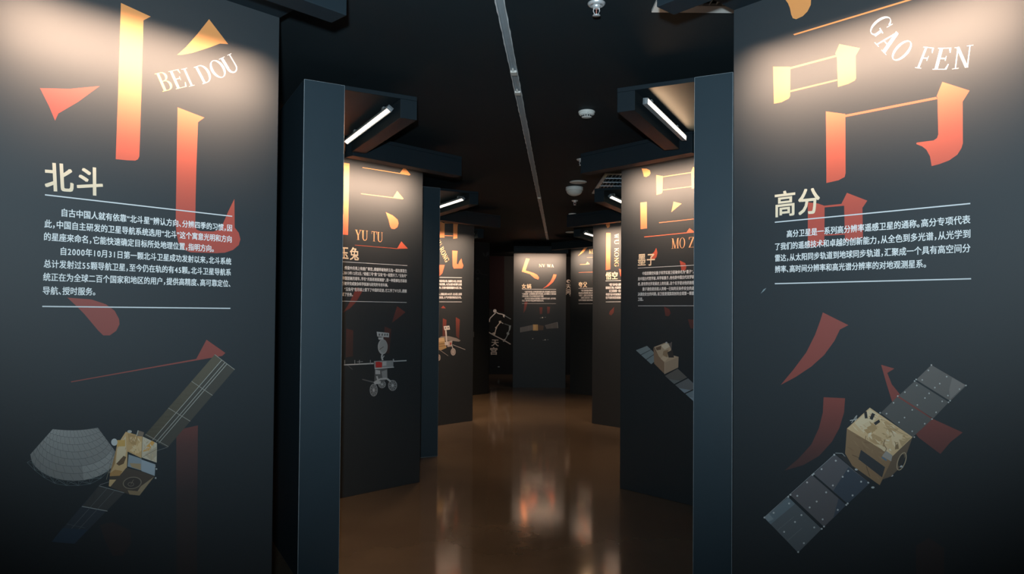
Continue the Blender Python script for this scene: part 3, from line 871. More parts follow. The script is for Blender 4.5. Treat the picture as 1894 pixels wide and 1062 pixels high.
s.poly([(380, 745), (475, 742), (477, 820), (430, 850), (376, 862)], G3); s.poly([(385, 752), (420, 758), (422, 785), (385, 785)], G1); s.poly([(430, 765), (472, 752), (474, 815), (440, 820)], G2)
s.path([(375, 850), (420, 822), (470, 818), (500, 840)], 13, G1); s.path([(395, 800), (410, 850)], 12, G1); s.poly([(370, 845), (425, 835), (425, 858), (380, 862)], G1)
s.poly([(147, 711), (372, 699), (372, 709), (147, 719)], G1); s.poly([(515, 684), (620, 678), (620, 687), (515, 692)], G1)
for xx in (153, 229, 264, 347): s.line((xx, 678), (xx, 708), 5, G2)
s.line((245, 692), (290, 690), 4, G2); s.line((175, 718), (212, 750), 4, G3); s.line((520, 670), (524, 690), 8, G1)
s.poly([(374, 686), (520, 681), (520, 734), (378, 742)], G2); s.poly([(438, 690), (468, 688), (468, 720), (438, 722)], G1); s.poly([(380, 738), (525, 729), (525, 735), (380, 747)], (0.6, 0.64, 0.66))
s.poly([(386, 693), (412, 690), (436, 697), (434, 735), (388, 735)], (0.55, 0.03, 0.03))
s.path([(437, 632), (432, 655), (440, 680)], 12, G1); s.line((452, 645), (436, 668), 6, G1)
s.ell(440, 578, 37, 57, (0.44, 0.47, 0.48)); s.ell(444, 574, 30, 50, (0.33, 0.36, 0.37)); s.line((415, 600), (447, 577), 5, (0.1, 0.1, 0.1))
s.line((438, 505), (442, 525), 9, G1); s.poly([(405, 508), (447, 506), (440, 522), (410, 525)], G1); s.poly([(394, 464), (488, 474), (487, 507), (399, 500)], G1)
for xx in (410, 432, 452, 470): s.poly([(xx, 478), (xx + 11, 479), (xx + 9, 496), (xx - 2, 494)], G3)
s.build('rover_picture', tB, 2)

# ================================================================== right second panel
tM, bM = display_panel('second dark panel on the right, showing a brown box satellite with slanting wings', 0.973, 6.389, -48.0, 1,
                       'light bar over the panel with the brown box satellite', tilt=-35, spread=88, watts=12)
q7 = .226
a = Art(bM, (1090, 280), q7)
a.poly([(428, 140), (470, 142), (495, 155), (501, 178), (490, 198), (465, 210), (447, 205), (440, 175)])
a.poly([(548, 194), (602, 203), (598, 335), (590, 345), (550, 357)])
a.poly([(600, 206), (835, 170), (835, 176), (600, 212)]); a.poly([(598, 314), (838, 285), (838, 290), (598, 319)])
a.poly([(850, 128), (910, 140), (890, 165), (888, 300), (838, 305), (835, 165)])
a.poly([(418, 420), (470, 414), (472, 630), (420, 637)])
a.poly([(690, 412), (755, 428), (672, 497)])
a.poly([(570, 582), (960, 540), (960, 545), (572, 587)])
a.poly([(450, 698), (795, 664), (820, 628), (862, 660), (868, 664), (795, 670), (450, 704)])
a.poly([(500, 850), (530, 825), (548, 790), (558, 830), (550, 865), (530, 888), (505, 880)])
a.poly([(740, 895), (785, 915), (795, 945), (785, 975), (755, 978)])
a.frame((1090, 500), .2448)
a.poly([(565, 275), (605, 295), (615, 325), (600, 348), (575, 345)])
a.poly([(745, 370), (800, 375), (830, 440), (765, 440)])
a.build_each('calligraphy_stroke', tM, 1, calligraphy_mat('calligraphy_ink_box_satellite', FAR_STOPS))
letters(bM, tM, 'roman_lettering', [('M', (672, 797), (735, 793)), ('O', (737, 793), (786, 790)), ('Z', (812, 788), (862, 785)), ('I', (866, 785), (896, 783))], 0.085, (0.85, 0.42, 0.20), (0.85, 0.42, 0.20), 3, (1090, 280), q7)
z = .1318
print_title(tM, bM, frl([('墨', (305, 392), (410, 388)), ('子', (430, 388), (538, 384))], (1140, 440), z), 0.115)
print_rule(tM, bM, (1140 + 303 * z, 440 + 425 * z), (1140 + 1230 * z, 440 + 377 * z))
print_rule(tM, bM, (1140 + 305 * z, 440 + 955 * z), (1140 + 1230 * z, 440 + 954 * z))
print_body(tM, bM, frl([
    ('中国首颗空间量子科学实验卫星被命名为“墨子”，以纪', (368, 525), (1160, 495)),
    ('念中国古代哲学家、科学家墨子，他也是中国古代光学研究', (304, 600), (1130, 571)),
    ('者，是世界光学发展史上的先驱，这个名字是对他的致敬。', (304, 672), (1110, 654)),
    ('量子通信是目前人类唯一已知的无条件安全的通信', (368, 743), (1130, 732)),
    ('决通信安全的问题，该卫星是我国发射的全球第一颗量子', (304, 815), (1130, 802)),
    ('卫星。', (304, 886), (378, 885))], (1140, 440), z), 0.0325, bold=0.026)
s = Art(bM, (1090, 500), .2448)
for i in range(3):
    u0, u1 = i / 3 + .015, (i + 1) / 3 - .015
    A0, A1, B0, B1 = Vector((350, 603)), Vector((470, 712)), Vector((435, 570)), Vector((530, 660))
    s.poly([A0.lerp(A1, u0), A0.lerp(A1, u1), B0.lerp(B1, u1), B0.lerp(B1, u0)], (0.26, 0.32, 0.34))
    A0, A1, B0, B1 = Vector((568, 795)), Vector((800, 1000)), Vector((665, 740)), Vector((900, 960))
    s.poly([A0.lerp(A1, u0), A0.lerp(A1, u1), B0.lerp(B1, u1), B0.lerp(B1, u0)], [(0.16, 0.15, 0.14), (0.19, 0.20, 0.21), (0.24, 0.31, 0.36)][i])
    s.poly([A0.lerp(A1, u0 + .12), A0.lerp(A1, u1), A0.lerp(A1, u1).lerp(B0.lerp(B1, u1), .5)], [(0.20, 0.22, 0.22), (0.30, 0.38, 0.45), (0.33, 0.42, 0.50)][i])
s.poly([(485, 580), (525, 650), (570, 700), (570, 785), (490, 705)], (0.34, 0.21, 0.13)); s.poly([(570, 700), (675, 655), (672, 735), (570, 785)], (0.50, 0.36, 0.25))
s.poly([(490, 580), (580, 545), (615, 560), (622, 640), (675, 655), (570, 700), (525, 650)], (0.62, 0.46, 0.31))
for pg, c in (([(540, 570), (585, 550), (612, 575), (570, 600)], (0.85, 0.72, 0.55)), ([(500, 585), (545, 570), (540, 600), (510, 605)], (0.18, 0.11, 0.07)), ([(560, 610), (600, 600), (590, 660), (555, 640)], (0.40, 0.26, 0.15)),
              ([(590, 620), (630, 600), (640, 660), (600, 660)], (0.05, 0.04, 0.035)), ([(555, 650), (600, 660), (570, 690), (540, 670)], (0.75, 0.58, 0.4)), ([(600, 560), (625, 540), (622, 600)], (0.16, 0.13, 0.12))):
    s.poly(pg, c)
s.line((570, 700), (570, 785), 4, (0.7, 0.55, 0.4)); s.ell(583, 547, 8, 6, (0.55, 0.6, 0.65), n=8)
s.build('satellite_picture', tM, 2)

# ================================================================== left third panel: the red-planet rover
tC, bC = display_panel('third dark panel on the left, showing a gold rover with a camera mast', -0.553, 10.3, 46.0, -1,
                       'light bar over the panel with the gold rover', tilt=-66, spread=100, watts=18)
a = Art(bC, (600, 280), w)
a.poly([(905, 562), (940, 572), (985, 590), (983, 706), (905, 706)])
a.poly([(983, 582), (1055, 586), (1055, 591), (983, 589)]); a.poly([(985, 687), (1052, 689), (1052, 695), (985, 693)])
a.poly([(1055, 567), (1096, 592), (1090, 612), (1088, 712), (1055, 716)])
a.poly([(1047, 813), (1090, 815), (1083, 920), (1095, 928), (1105, 900), (1122, 878), (1128, 910), (1138, 935), (1130, 958), (1060, 960), (1050, 940)])
a.poly([(920, 930), (985, 930), (965, 1000), (920, 1040)])
a.frame((800, 390), .2727)
a.poly([(58, 660), (72, 643), (90, 662)]); a.poly([(70, 730), (95, 740), (90, 870), (68, 860)]); a.poly([(158, 722), (185, 738), (180, 870), (160, 850)])
a.build_each('calligraphy_stroke', tC, 1, calligraphy_mat('calligraphy_ink_gold_rover', GOLD_ROVER_STOPS))
P0, P1 = Vector((893, 700)), Vector((993, 915))
its = []
for i, ch in enumerate('ZHURONG'):
    q0 = i / 7.4 + (0.06 if i > 2 else 0)
    a0, a1 = P0.lerp(P1, q0), P0.lerp(P1, q0 + 0.125)
    its.append((ch, tuple(a0), tuple(a1)))
letters(bC, tC, 'roman_lettering', its, 0.082, (0.85, 0.5, 0.22), (0.92, 0.6, 0.28), 3, (600, 280), w)
y = .2727
f = fr((800, 390), y)
print_title(tC, bC, [('祝', f(-48, 446), f(-28, 447)), ('融', f(-22, 447), f(0, 448))], 0.115)
print_rule(tC, bC, f(-48, 450), f(199, 454), 0.007); print_rule(tC, bC, f(-48, 617), f(199, 618), 0.007)
print_body(tC, bC, [(s_, f(*p), f(*q)) for s_, p, q in (
    ('“祝融”是中国上古神话中的火神，也被称为火祖，在传说里', (-32, 484), (198, 486)), ('他用火照亮大地，带来光明，人们以他为名寄托点燃', (-48, 506), (198, 507)), ('我国星际探测的火种，引领中国探测器的火星之旅。', (-48, 530), (198, 530)),
    ('它的高度约1米85，质量达到240公斤，在火星上巡视', (-32, 573), (198, 573)), ('并探测火星的表面形貌、大气环境和物质成分等。', (-48, 596), (196, 596)))], 0.036, bold=0.024)
s = Art(bC, (800, 390), y)
s.poly([(15, 880), (60, 852), (110, 850), (165, 865), (190, 880), (180, 888), (110, 880), (40, 885)], (0.34, 0.30, 0.27))
s.poly([(15, 880), (80, 858), (95, 930), (60, 945), (20, 945)], (0.60, 0.40, 0.18)); s.poly([(40, 865), (75, 860), (80, 885), (42, 890)], (0.85, 0.62, 0.34)); s.line((45, 905), (85, 900), 5, (0.25, 0.15, 0.07)); s.line((45, 920), (88, 915), 4, (0.25, 0.15, 0.07))
s.poly([(100, 885), (135, 880), (130, 920), (100, 925)], (0.62, 0.52, 0.46)); s.poly([(118, 895), (128, 893), (128, 910), (118, 912)], (0.5, 0.06, 0.04))
s.line((90, 810), (97, 905), 9, (0.82, 0.76, 0.70)); s.poly([(82, 890), (108, 890), (108, 912), (84, 912)], (0.82, 0.76, 0.70)); s.poly([(75, 783), (114, 779), (118, 806), (80, 810)], (0.85, 0.80, 0.75)); s.ell(88, 795, 4, 5, (0.1, 0.1, 0.1), n=8); s.ell(106, 793, 4, 5, (0.1, 0.1, 0.1), n=8)
s.line((135, 908), (222, 942), 4, (0.5, 0.45, 0.42)); s.line((50, 945), (106, 984), 3, (0.5, 0.45, 0.4)); s.line((128, 905), (138, 935), 6, (0.7, 0.63, 0.58))
for q in ((140, 957, 17, 25), (42, 996, 12, 22), (8, 960, 12, 20)): s.ell(*q, (0.62, 0.54, 0.49)); s.ring(q[0], q[1], q[2] * .6, q[3] * .6, 3, (0.35, 0.3, 0.27))
s.build('rover_picture', tC, 2)

# ================================================================== right third and fourth panels
tW, bW = display_panel('third dark panel on the right, its lettering running downwards', 1.146, 10.15, -48.0, 1,
                       'light bar over the panel with sideways lettering', tilt=-50, spread=95, watts=20)
a = Art(bW, (1090, 280), q7)
a.poly([(150, 575), (165, 556), (170, 570), (168, 615), (150, 627), (135, 605)])
a.poly([(138, 668), (174, 668), (172, 965), (136, 973)])
a.poly([(242, 962), (300, 975), (300, 1030), (255, 1022)])
a.frame((1090, 500), .2448)
a.poly([(155, 310), (188, 278), (185, 320), (165, 342), (148, 332)])
a.build_each('calligraphy_stroke', tW, 1, calligraphy_mat('calligraphy_ink_sideways', FAR_STOPS))
letters(bW, tW, 'roman_lettering', [('W', (207, 676), (207, 716)), ('U', (207, 722), (207, 764)), ('K', (207, 792), (207, 826)), ('O', (207, 828), (207, 866)), ('N', (207, 870), (207, 906)), ('G', (207, 908), (207, 946))],
        0.072, (0.88, 0.74, 0.5), (0.88, 0.55, 0.25), 3, (1090, 280), q7)
k_ = .1224
f = fr((1030, 430), k_)
print_title(tW, bW, [('悟', f(740, 712), f(822, 710)), ('空', f(835, 709), f(916, 707))], 0.112)
print_rule(tW, bW, f(738, 733), f(1290, 719), 0.007); print_rule(tW, bW, f(740, 1050), f(1290, 1046), 0.007)
print_body(tW, bW, [(s_, f(*p), f(*q)) for s_, p, q in (
    ('“悟空”是中国人最熟悉的神话人物，它有一双火眼金睛', (790, 808), (1290, 800)), ('能看穿万物，中国暗物质粒子探测卫星以它为名', (740, 856), (1250, 850)), ('该卫星就像一双火眼金睛，在茫茫太空之中', (790, 904), (1240, 900)), ('寻找宇宙中的暗物质存在的证据，它可以', (740, 956), (1200, 953)), ('在宇宙射线里观测高能粒子和伽马射线', (740, 1004), (1200, 1003)))], 0.038, bold=0.024)

tK, bK = display_panel('half-hidden far right panel with a curved orange stroke at its head', 1.147, 14.0, -48.0, 1,
                       'light bar over the far right panel with the curved stroke', drop=0.14, tilt=-40, spread=72, watts=12)
a = Art(bK, (1030, 430), k_)
a.poly([(440, 160), (498, 160), (460, 230), (400, 300), (320, 355), (380, 280), (420, 220)])
a.poly([(350, 484), (438, 480), (462, 443), (498, 480), (440, 486), (350, 489)]); a.poly([(455, 378), (640, 372), (640, 375), (455, 381)]); a.poly([(330, 605), (640, 594), (640, 597), (330, 608)])
a.poly([(540, 745), (565, 705), (600, 700), (590, 765), (560, 760)])
a.build_each('calligraphy_stroke', tK, 1, calligraphy_mat('calligraphy_ink_curved', FAR_STOPS))
letters(bK, tK, 'roman_lettering', [('K', (485, 320), (522, 319)), ('U', (524, 319), (562, 318)), ('A', (566, 318), (602, 317)), ('F', (625, 316), (655, 315)), ('U', (660, 315), (700, 314))], 0.085, (0.9, 0.5, 0.2), (0.9, 0.5, 0.2), 3, (1030, 430), k_)
print_title(tK, bK, [('夸', f(328, 830), f(388, 829)), ('父', f(396, 829), f(456, 828))], 0.112)
print_rule(tK, bK, f(328, 846), f(727, 841), 0.008); print_rule(tK, bK, f(328, 1078), f(727, 1076), 0.008)
print_body(tK, bK, [(s_, f(*p), f(*q)) for s_, p, q in (
    ('“夸父”是中国古代神话里逐日的巨人，中国首颗', (365, 893), (727, 889)), ('综合性太阳探测卫星以他的名字来命名，用于', (330, 930), (727, 926)), ('“逐日”，追踪太阳的磁场和太阳爆发活动', (330, 966), (727, 963)), ('这颗卫星实现了我国对太阳的探测', (365, 1001), (690, 1000)), ('在科学观测方面的突破，意义重大', (330, 1038), (640, 1037)))], 0.038, bold=0.022)

# ================================================================== end panel facing the corridor
tN, bN = display_panel('dark panel facing down the corridor at its end, with a gold cube satellite', 1.128, 14.9, 0.0, -1,
                       'light bar over the panel at the end of the corridor', drop=0.14, tilt=-42, spread=92, watts=12)
a = Art(bN, (860, 280), w)
a.poly([(500, 876), (530, 880), (510, 930), (497, 976), (560, 995), (592, 1012), (607, 1035), (600, 1050), (570, 1040), (530, 1005), (465, 985)])
a.poly([(700, 820), (720, 801), (738, 822)])
a.frame((930, 500), k_)
a.poly([(765, 62), (812, 65), (800, 110), (760, 180), (690, 240), (600, 280), (660, 235), (720, 170), (750, 110)])
a.poly([(330, 480), (375, 480), (345, 600), (310, 650)]); a.poly([(555, 560), (600, 560), (595, 660), (560, 665)]); a.poly([(670, 550), (715, 555), (705, 650), (670, 660)])
a.build_each('calligraphy_stroke', tN, 1, calligraphy_mat('calligraphy_ink_cube', FAR_STOPS))
letters(bN, tN, 'roman_lettering', [('N', (605, 948), (632, 948)), ('V', (633, 948), (658, 948)), ('W', (670, 949), (705, 949)), ('A', (703, 950), (729, 950))], 0.062, (0.60, 0.45, 0.28), (0.62, 0.50, 0.36), 3, (860, 280), w)
f = fr((930, 500), k_)
print_title(tN, bN, [('女', f(288, 277), f(350, 277)), ('娲', f(362, 277), f(428, 277))], 0.105)
print_rule(tN, bN, f(290, 287), f(805, 290), 0.009); print_rule(tN, bN, f(290, 503), f(803, 505), 0.006)
print_body(tN, bN, [(s_, f(*p), f(*q)) for s_, p, q in (
    ('“女娲”是中国上古神话里的创世女神，传说她炼五色石补天', (330, 339), (805, 339)), ('“女娲星座”，是我国商业航天的星座，由多颗微小卫星组成', (290, 371), (805, 371)), ('卫星在轨道上可以对地面目标进行观测', (290, 405), (613, 405)), ('全天时全天候的对地观测能力将服务防灾减灾，城市建设', (330, 440), (803, 440)), ('农业、海洋和环境监测等领域的应用。', (290, 473), (620, 473)))], 0.040, bold=0.026)
s = Art(bN, (930, 500), k_)
s.poly([(265, 865), (455, 825), (455, 905), (265, 940)], (0.20, 0.20, 0.20)); s.line((390, 838), (390, 918), 4, (0.3, 0.3, 0.3)); s.line((265, 865), (265, 940), 5, (0.35, 0.35, 0.35))
s.poly([(530, 825), (620, 840), (610, 905), (530, 910)], (0.12, 0.075, 0.045)); s.poly([(455, 820), (530, 820), (532, 912), (455, 912)], (0.80, 0.52, 0.20)); s.poly([(462, 830), (500, 828), (500, 900), (462, 900)], (0.9, 0.62, 0.28))
s.poly([(635, 835), (825, 785), (832, 875), (660, 885)], (0.16, 0.155, 0.15)); s.line((825, 785), (832, 875), 6, (0.5, 0.5, 0.5)); s.line((635, 835), (825, 785), 4, (0.3, 0.3, 0.3)); s.line((740, 808), (748, 880), 3, (0.25, 0.25, 0.25))
for q in ((600, 715, 11, 9), (640, 1052, 11, 9), (453, 1035, 8, 7)): s.ell(*q, (0.85, 0.82, 0.7), n=10)
for q in ((575, 720), (640, 712), (615, 1058), (680, 1050)): s.ell(*q, 16, 6, (0.16, 0.18, 0.19), n=10)
s.build('satellite_picture', tN, 2)
#@@END_PANELS@@

# ------------------------------------------------------------------ blank partitions with their canopies
display_fin('slate blank partition end standing right behind the mesh-dish satellite panel on the left', -1.012, 4.255, 28.4, -1,
            'glowing light bar under the nearest canopy on the left side')
display_fin('slate blank partition end between the two-winged satellite panel and the brown box satellite panel', 1.033, 4.059, -26.7, 1,
            'glowing light bar under the nearest canopy on the right, by the orange-lit roof', thick=0.215, tilt=-4, watts=LED_FIN_W * 0.22, spread=170)
display_fin('narrow dark partition end just behind the white flagged rover panel on the left', -0.79, 7.75, 28.4, -1,
            'glowing light bar in second place along the left, above the gold rover panel')
display_fin('dark partition hidden behind the brown box satellite panel, its canopy below the ceiling grille', 1.294, 7.51, -26.7, 1,
            'glowing light bar just below the grey ceiling grille', thick=0.215)
display_fin('dark partition hidden behind the gold rover panel, only its canopy showing', -0.87, 11.3, 28.4, -1,
            'short glowing light bar beside the gold rover panel, furthest on the left', tilt=-68, watts=48)
display_fin('dark partition hidden behind the sideways-lettered panel, only its canopy showing', 1.37, 11.0, -26.7, 1,
            'short glowing light bar above the curved-stroke panel, furthest on the right', thick=0.215)

led_bar('added light bar hidden on the ceiling behind the end panel, brightening the star mural', Matrix.Translation((0.55, 16.7, CEIL - 0.056)), -0.5, 0.5, math.radians(-40), 9.0, spread=140)  # added lamp, hidden by the end panel, only to brighten the mural

# unlit partition with faint drawings, and the star mural at the very end
tD, bD = display_panel('unlit black partition with faint pale drawings, behind the gold rover panel', -0.438, 13.8, 46.0, -1, '', lit=False, canopy=False)
bpy.data.objects[tD.children[0].name].data.materials[0] = M_WALL
s = Art(bD, (870, 420), .113)
FA = (0.05, 0.055, 0.06)
s.poly([(200, 410), (235, 440), (240, 490), (210, 460)], FA); s.poly([(265, 410), (300, 405), (300, 460), (250, 490)], FA); s.ring(120, 735, 32, 32, 10, FA); s.path([(150, 750), (210, 780), (280, 790)], 8, FA); s.ell(120, 845, 22, 22, FA); s.line((100, 560), (135, 540), 8, FA)
s.build('faint_print', tD, 1, ink=M_MATTE)

tS = thing('star_mural', 'star mural on the far wall with white bone-like outlines and two characters', 'mural', (0, 18.2, 0))
bm = bmesh.new()
box(bm, -1.6, 2.6, -0.02, -0.002, 0.0, CEIL - 0.04)
link_mesh('mural_board', bm, M_WALL, tS)
bS = Board(0, 18.18, 0.0)
bS_off = -0.02
s = Art(bS, (880, 560), .113)
PU = (0.020, 0.012, 0.014)
s.poly([(215, -930), (465, -930), (465, 160), (215, 100)], PU)
BO = (0.95, 0.95, 0.95)
BB = (0.35, 0.44, 0.48)
s.path([(205, 320), (240, 250), (325, 165)], 16, BO); s.ell(312, 135, 28, 28, BO); s.path([(335, 155), (370, 178), (440, 190)], 15, BO); s.poly([(435, 182), (480, 200), (465, 245), (448, 232)], BO)
s.poly([(205, 265), (235, 262), (232, 310), (205, 335)], BO); s.line((480, 215), (575, 270), 11, BB)
s.path([(205, 480), (310, 540), (460, 615), (570, 680)], 17, (0.66, 0.64, 0.62)); s.poly([(265, 500), (305, 480), (318, 545), (280, 530)], (0.66, 0.62, 0.55)); s.poly([(375, 300), (415, 295), (418, 325), (385, 350)], (0.95, 0.88, 0.77)); s.path([(390, 335), (350, 385), (325, 450), (310, 520)], 15, (0.92, 0.84, 0.75))
s.poly([(315, 400), (355, 385), (345, 425), (325, 435)], (0.88, 0.79, 0.70)); s.line((420, 325), (450, 342), 14, (0.66, 0.66, 0.66)); s.line((470, 345), (560, 378), 7, BB); s.poly([(545, 372), (578, 372), (565, 440), (540, 480)], BB); s.ell(527, 505, 22, 25, BB)
s.path([(545, 450), (525, 520), (495, 580), (460, 640)], 13, BB); s.poly([(440, 600), (485, 590), (480, 635), (445, 640)], (0.48, 0.48, 0.48))
s.ell(375, 1050, 18, 8, BB)
m1 = s.build('constellation_print', tS, 1, ink=M_MATTE); m1.location.y = bS_off
bmn = text_mesh(bS, tS, 'mural_lettering', [('天', (880 + 258 * .113, 560 + 708 * .113), (880 + 372 * .113, 560 + 712 * .113), None), ('宫', (880 + 240 * .113, 560 + 850 * .113), (880 + 350 * .113, 560 + 850 * .113), None)], (0.75, 0.68, 0.62), 2, bold=0.03, mat=M_MATTE)
bmn.location.y = bS_off
f = fr((1030, 430), k_)
m2 = text_mesh(bS, tS, 'mural_lettering', [('天', f(140, 850), f(212, 845), None), ('问', f(136, 940), f(208, 935), None)], (0.95, 0.88, 0.80), 2, bold=0.03, mat=M_MATTE)
m2.location.y = bS_off
s = Art(bS, (1030, 430), k_)
s.ell(174, 738, 30, 27, (0.9, 0.82, 0.75)); s.ell(186, 742, 14, 13, (0.04, 0.04, 0.04)); s.line((198, 930), (200, 965), 8, (0.4, 0.36, 0.33))
m3 = s.build('moon_print', tS, 2, ink=M_MATTE); m3.location.y = bS_off
bm = bmesh.new()
box(bm, -0.0035, 0.0035, -0.0125, 0.0, -0.006, 0.006)
ind = link_mesh('indicator_light', bm, M_GREENLED)
ind.location = (-0.66, 11.95, 1.19)
tag(ind, 'tiny teal indicator light in the dark beside the gold rover panel', 'indicator light')
bm = bmesh.new()
box(bm, -0.03, 0.03, 0, 0.02, -0.045, 0.045)
link_mesh('indicator_housing', bm, M_DARKPL, ind)

# ------------------------------------------------------------------ ceiling rail
def tp(x_px, Z): return (x_px - 947) / F_PX * Z
RA, RB = Vector((-0.066 - 0.0708 * 2.7, 0.63)), Vector((0.69, 14.0))
rail_ang = math.atan2((RB - RA).y, (RB - RA).x)
tR_ = thing('ceiling_rail', 'long pale metal channel running down the black ceiling', 'ceiling rail', (RA.x, RA.y, CEIL), rail_ang)
RL = (RB - RA).length
bm = bmesh.new()
for y0, y1, z0, z1 in ((-0.015, 0.012, -0.006, -0.001), (-0.019, -0.015, -0.016, -0.001), (0.012, 0.016, -0.016, -0.001), (-0.003, -0.001, -0.010, -0.006)):
    box(bm, 0, RL, y0, y1, z0, z1)
link_mesh('channel', bm, M_ALU, tR_)
for sgn in (-1, 1):     # ragged plaster lips either side
    bm = bmesh.new()
    N = 260
    top, bot = [], []
    for i in range(N + 1):
        xx = RL * i / N
        e = 0.0225 + random.uniform(-0.0022, 0.0022)
        top.append((xx, sgn * 0.0165, e))
    prev = None
    for xx, yi, e in top:
        vs = [bm.verts.new((xx, yi, -0.0115)), bm.verts.new((xx, sgn * e, -0.0085)), bm.verts.new((xx, sgn * e, -0.0005)), bm.verts.new((xx, yi, -0.0005))]
        if prev:
            for q in range(4):
                bm.faces.new((prev[q], prev[(q + 1) % 4], vs[(q + 1) % 4], vs[q]))
        prev = vs
    bmesh.ops.recalc_face_normals(bm, faces=bm.faces[:])
    link_mesh('plaster_lip', bm, M_PLASTER, tR_)
for Z in (4.27, 4.66, 8.9, 12.6):
    xs = (Z - RA.y) / math.sin(rail_ang)
    bm = bmesh.new()
    box(bm, xs - 0.06, xs, -0.0205, 0.0175, -0.030, -0.0165, bevel=0.002)
    link_mesh('joint_box', bm, M_GREYPL, tR_)
    bm = bmesh.new()
    vs = [bm.verts.new(p) for p in ((xs - 0.10, -0.004, -0.0165), (xs - 0.10, 0.006, -0.0165), (xs - 0.062, -0.008, -0.0165), (xs - 0.062, 0.010, -0.0165), (xs - 0.062, -0.006, -0.026), (xs - 0.062, 0.008, -0.026))]
    for q in ((0, 1, 3, 2), (0, 4, 5, 1), (2, 3, 5, 4), (0, 2, 4), (1, 5, 3)): bm.faces.new([vs[i] for i in q])
    link_mesh('wedge', bm, M_WHITE, tR_)

# ------------------------------------------------------------------ things on the ceiling
def sprinkler(label, x, y, group=None):
    t = thing('fire_sprinkler', label, 'sprinkler', (x, y, CEIL), 0, None)
    bm = bmesh.new()
    lathe(bm, [(0.0, -0.001), (0.041, -0.001), (0.042, -0.005), (0.036, -0.013), (0.028, -0.016), (0.026, -0.010), (0.0, -0.010)])
    link_mesh('escutcheon', bm, M_CHROME, t)
    bm = bmesh.new()
    lathe(bm, [(0.0, -0.010), (0.020, -0.0105), (0.022, -0.018), (0.017, -0.026), (0.012, -0.029), (0.0, -0.029)])
    link_mesh('head', bm, M_CHROME, t)
    bm = bmesh.new()
    for sx in (-1, 1):
        tube(bm, [(sx * 0.013, 0, -0.028), (sx * 0.0145, 0, -0.040), (sx * 0.010, 0, -0.052), (sx * 0.002, 0, -0.059)], 0.0024)
    link_mesh('frame_arms', bm, M_CHROME, t)
    bm = bmesh.new()
    lathe(bm, [(0, -0.029), (0.0022, -0.030), (0.0026, -0.045), (0.0015, -0.054), (0, -0.056)], 12)
    link_mesh('glass_bulb', bm, M_BULB, t)
    bm = bmesh.new()
    lathe(bm, [(0, -0.057), (0.006, -0.057), (0.018, -0.060), (0.0185, -0.062), (0.0, -0.0625)])
    link_mesh('deflector', bm, M_CHROME, t)
    return t
sprinkler('chrome fire sprinkler nearest the camera, at the top edge of the view', 0.385, 3.32)
sprinkler('small fire sprinkler in the middle, between the smoke detector and the white dome', tp(1073, 6.7), 6.7)
sprinkler('tiny fire sprinkler just beyond the white dome', tp(1062, 9.15), 9.15)

def detector(label, x, y):
    t = thing('smoke_detector', label, 'smoke detector', (x, y, CEIL))
    bm = bmesh.new()
    lathe(bm, [(0, -0.0005), (0.050, -0.0005), (0.060, -0.006), (0.060, -0.014), (0.057, -0.018), (0, -0.018)], 40)
    link_mesh('base', bm, M_WHITE, t)
    bm = bmesh.new()
    lathe(bm, [(0, -0.018), (0.056, -0.0182), (0.056, -0.028), (0.046, -0.033), (0.041, -0.034), (0.036, -0.047), (0.030, -0.050), (0, -0.051)], 40)
    link_mesh('sensor_cover', bm, M_WHITE, t)
    bm = bmesh.new()
    for k in range(14):
        an = 2 * PI * k / 14
        bm2 = bmesh.new()
        box(bm2, 0.034, 0.0405, -0.006, 0.006, -0.0455, -0.0365)
        bm2.transform(Matrix.Rotation(an, 4, 'Z'))
        tmp = bpy.data.meshes.new('slot'); bm2.to_mesh(tmp); bm2.free(); bm.from_mesh(tmp); bpy.data.meshes.remove(tmp)
    link_mesh('vent_slots', bm, M_DARKPL, t)
    bm = bmesh.new()
    lathe(bm, [(0.0, 0.0), (0.003, -0.001), (0.0025, -0.003), (0, -0.0035)], 10, 0.003, -0.0535, 0, -0.026)
    link_mesh('indicator', bm, M_DARKPL, t)
    return t
detector('round white smoke detector nearest the camera, right of the ceiling rail', tp(1083, 5.1), 5.1)
detector('small far smoke detector between the tiny sprinkler and the far ceiling plate', tp(1058, 10.35), 10.35)

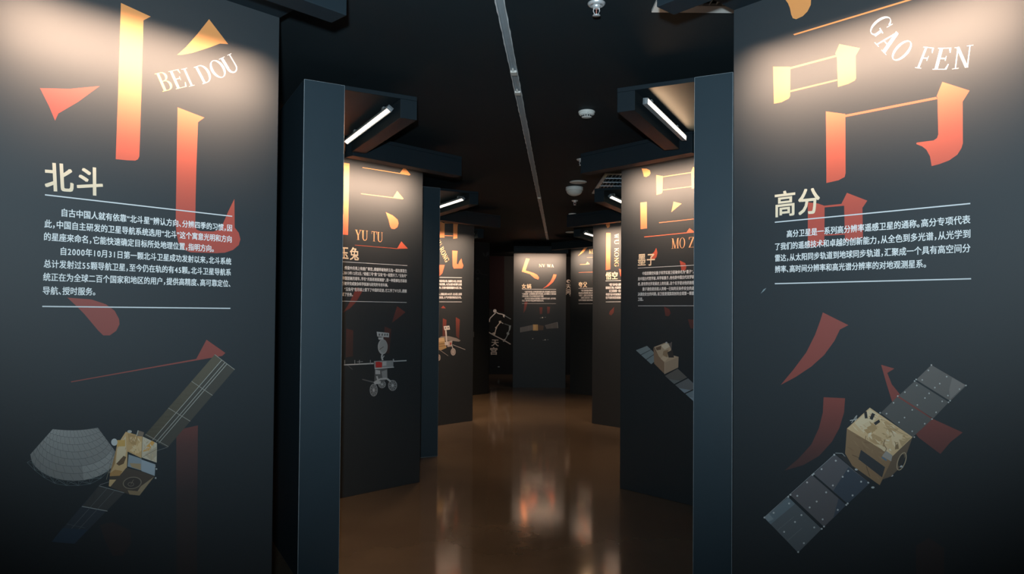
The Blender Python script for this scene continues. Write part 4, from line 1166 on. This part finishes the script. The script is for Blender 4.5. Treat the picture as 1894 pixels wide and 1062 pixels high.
def plate(label, x, y):
    bm = bmesh.new()
    lathe(bm, [(0, -0.0005), (0.090, -0.0005), (0.095, -0.003), (0.094, -0.008), (0.075, -0.014), (0.0, -0.017)], 40)
    t = link_mesh('ceiling_plate', bm, M_GREYPL)
    t.location = (x, y, CEIL)
    tag(t, label, 'ceiling plate')
    bm = bmesh.new()
    for an in (0.4, 0.4 + PI):
        lathe(bm, [(0.0, -0.0120), (0.004, -0.0130), (0.0035, -0.0150), (0, -0.0155)], 10, 0.08 * math.cos(an), 0.08 * math.sin(an))
    link_mesh('screw', bm, M_ZINC, t)
plate('flat round ceiling plate just before the white dome', tp(1068, 7.85), 7.85)
plate('flat round ceiling plate furthest away, near the end of the rail', tp(1055, 12.7), 12.7)

t = thing('dome_camera', 'white dome camera hanging beyond the flat round plate', 'dome camera', (tp(1061, 8.2), 8.2, CEIL))
bm = bmesh.new(); lathe(bm, [(0, -0.0005), (0.098, -0.0005), (0.100, -0.004), (0.100, -0.034), (0.094, -0.040), (0, -0.040)], 40); link_mesh('mount_ring', bm, M_WHITE, t)
bm = bmesh.new(); lathe(bm, [(0, -0.040)] + [(0.092 * math.cos(q * PI / 20), -0.0402 - 0.062 * math.sin(q * PI / 20)) for q in range(0, 10)] + [(0, -0.1022)], 40); link_mesh('dome', bm, M_GREYPL, t)

# ------------------------------------------------------------------ ceiling grilles
def grille(label, x0, x1, y0, y1, mat, slats, cross, fw=0.035):
    t = thing('ceiling_grille', label, 'ceiling grille', (x0, y0, CEIL))
    Lx, Ly = x1 - x0, y1 - y0
    bm = bmesh.new()
    box(bm, 0, fw, 0, Ly, -0.014, -0.001); box(bm, Lx - fw, Lx, 0, Ly, -0.014, -0.001)
    box(bm, fw, Lx - fw, 0, fw, -0.014, -0.001); box(bm, fw, Lx - fw, Ly - fw, Ly, -0.014, -0.001)
    link_mesh('frame', bm, M_WHITE, t)
    bm = bmesh.new()
    for k in range(slats):
        xx = fw + (Lx - 2 * fw) * (k + .5) / slats
        box(bm, xx - 0.002, xx + 0.002, fw, Ly - fw, -0.010, -0.002)
    link_mesh('slats', bm, mat, t)
    bm = bmesh.new()
    for k in range(cross):
        yy = fw + (Ly - 2 * fw) * (k + 1) / (cross + 1)
        box(bm, fw, Lx - fw, yy - 0.006, yy + 0.006, -0.012, -0.002)
    link_mesh('cross_bars', bm, mat, t)
grille('grey slatted ceiling grille beyond the brown box satellite panel, above a light bar', 0.95, 1.65, 7.35, 8.55, M_ALU, 16, 4)
grille('white-framed ceiling grille at the top edge, beside the near right canopy', 0.657, 1.2, 2.15, 3.39, M_WHITE, 12, 3, 0.075)

bpy.data.objects.remove(_to, do_unlink=True)
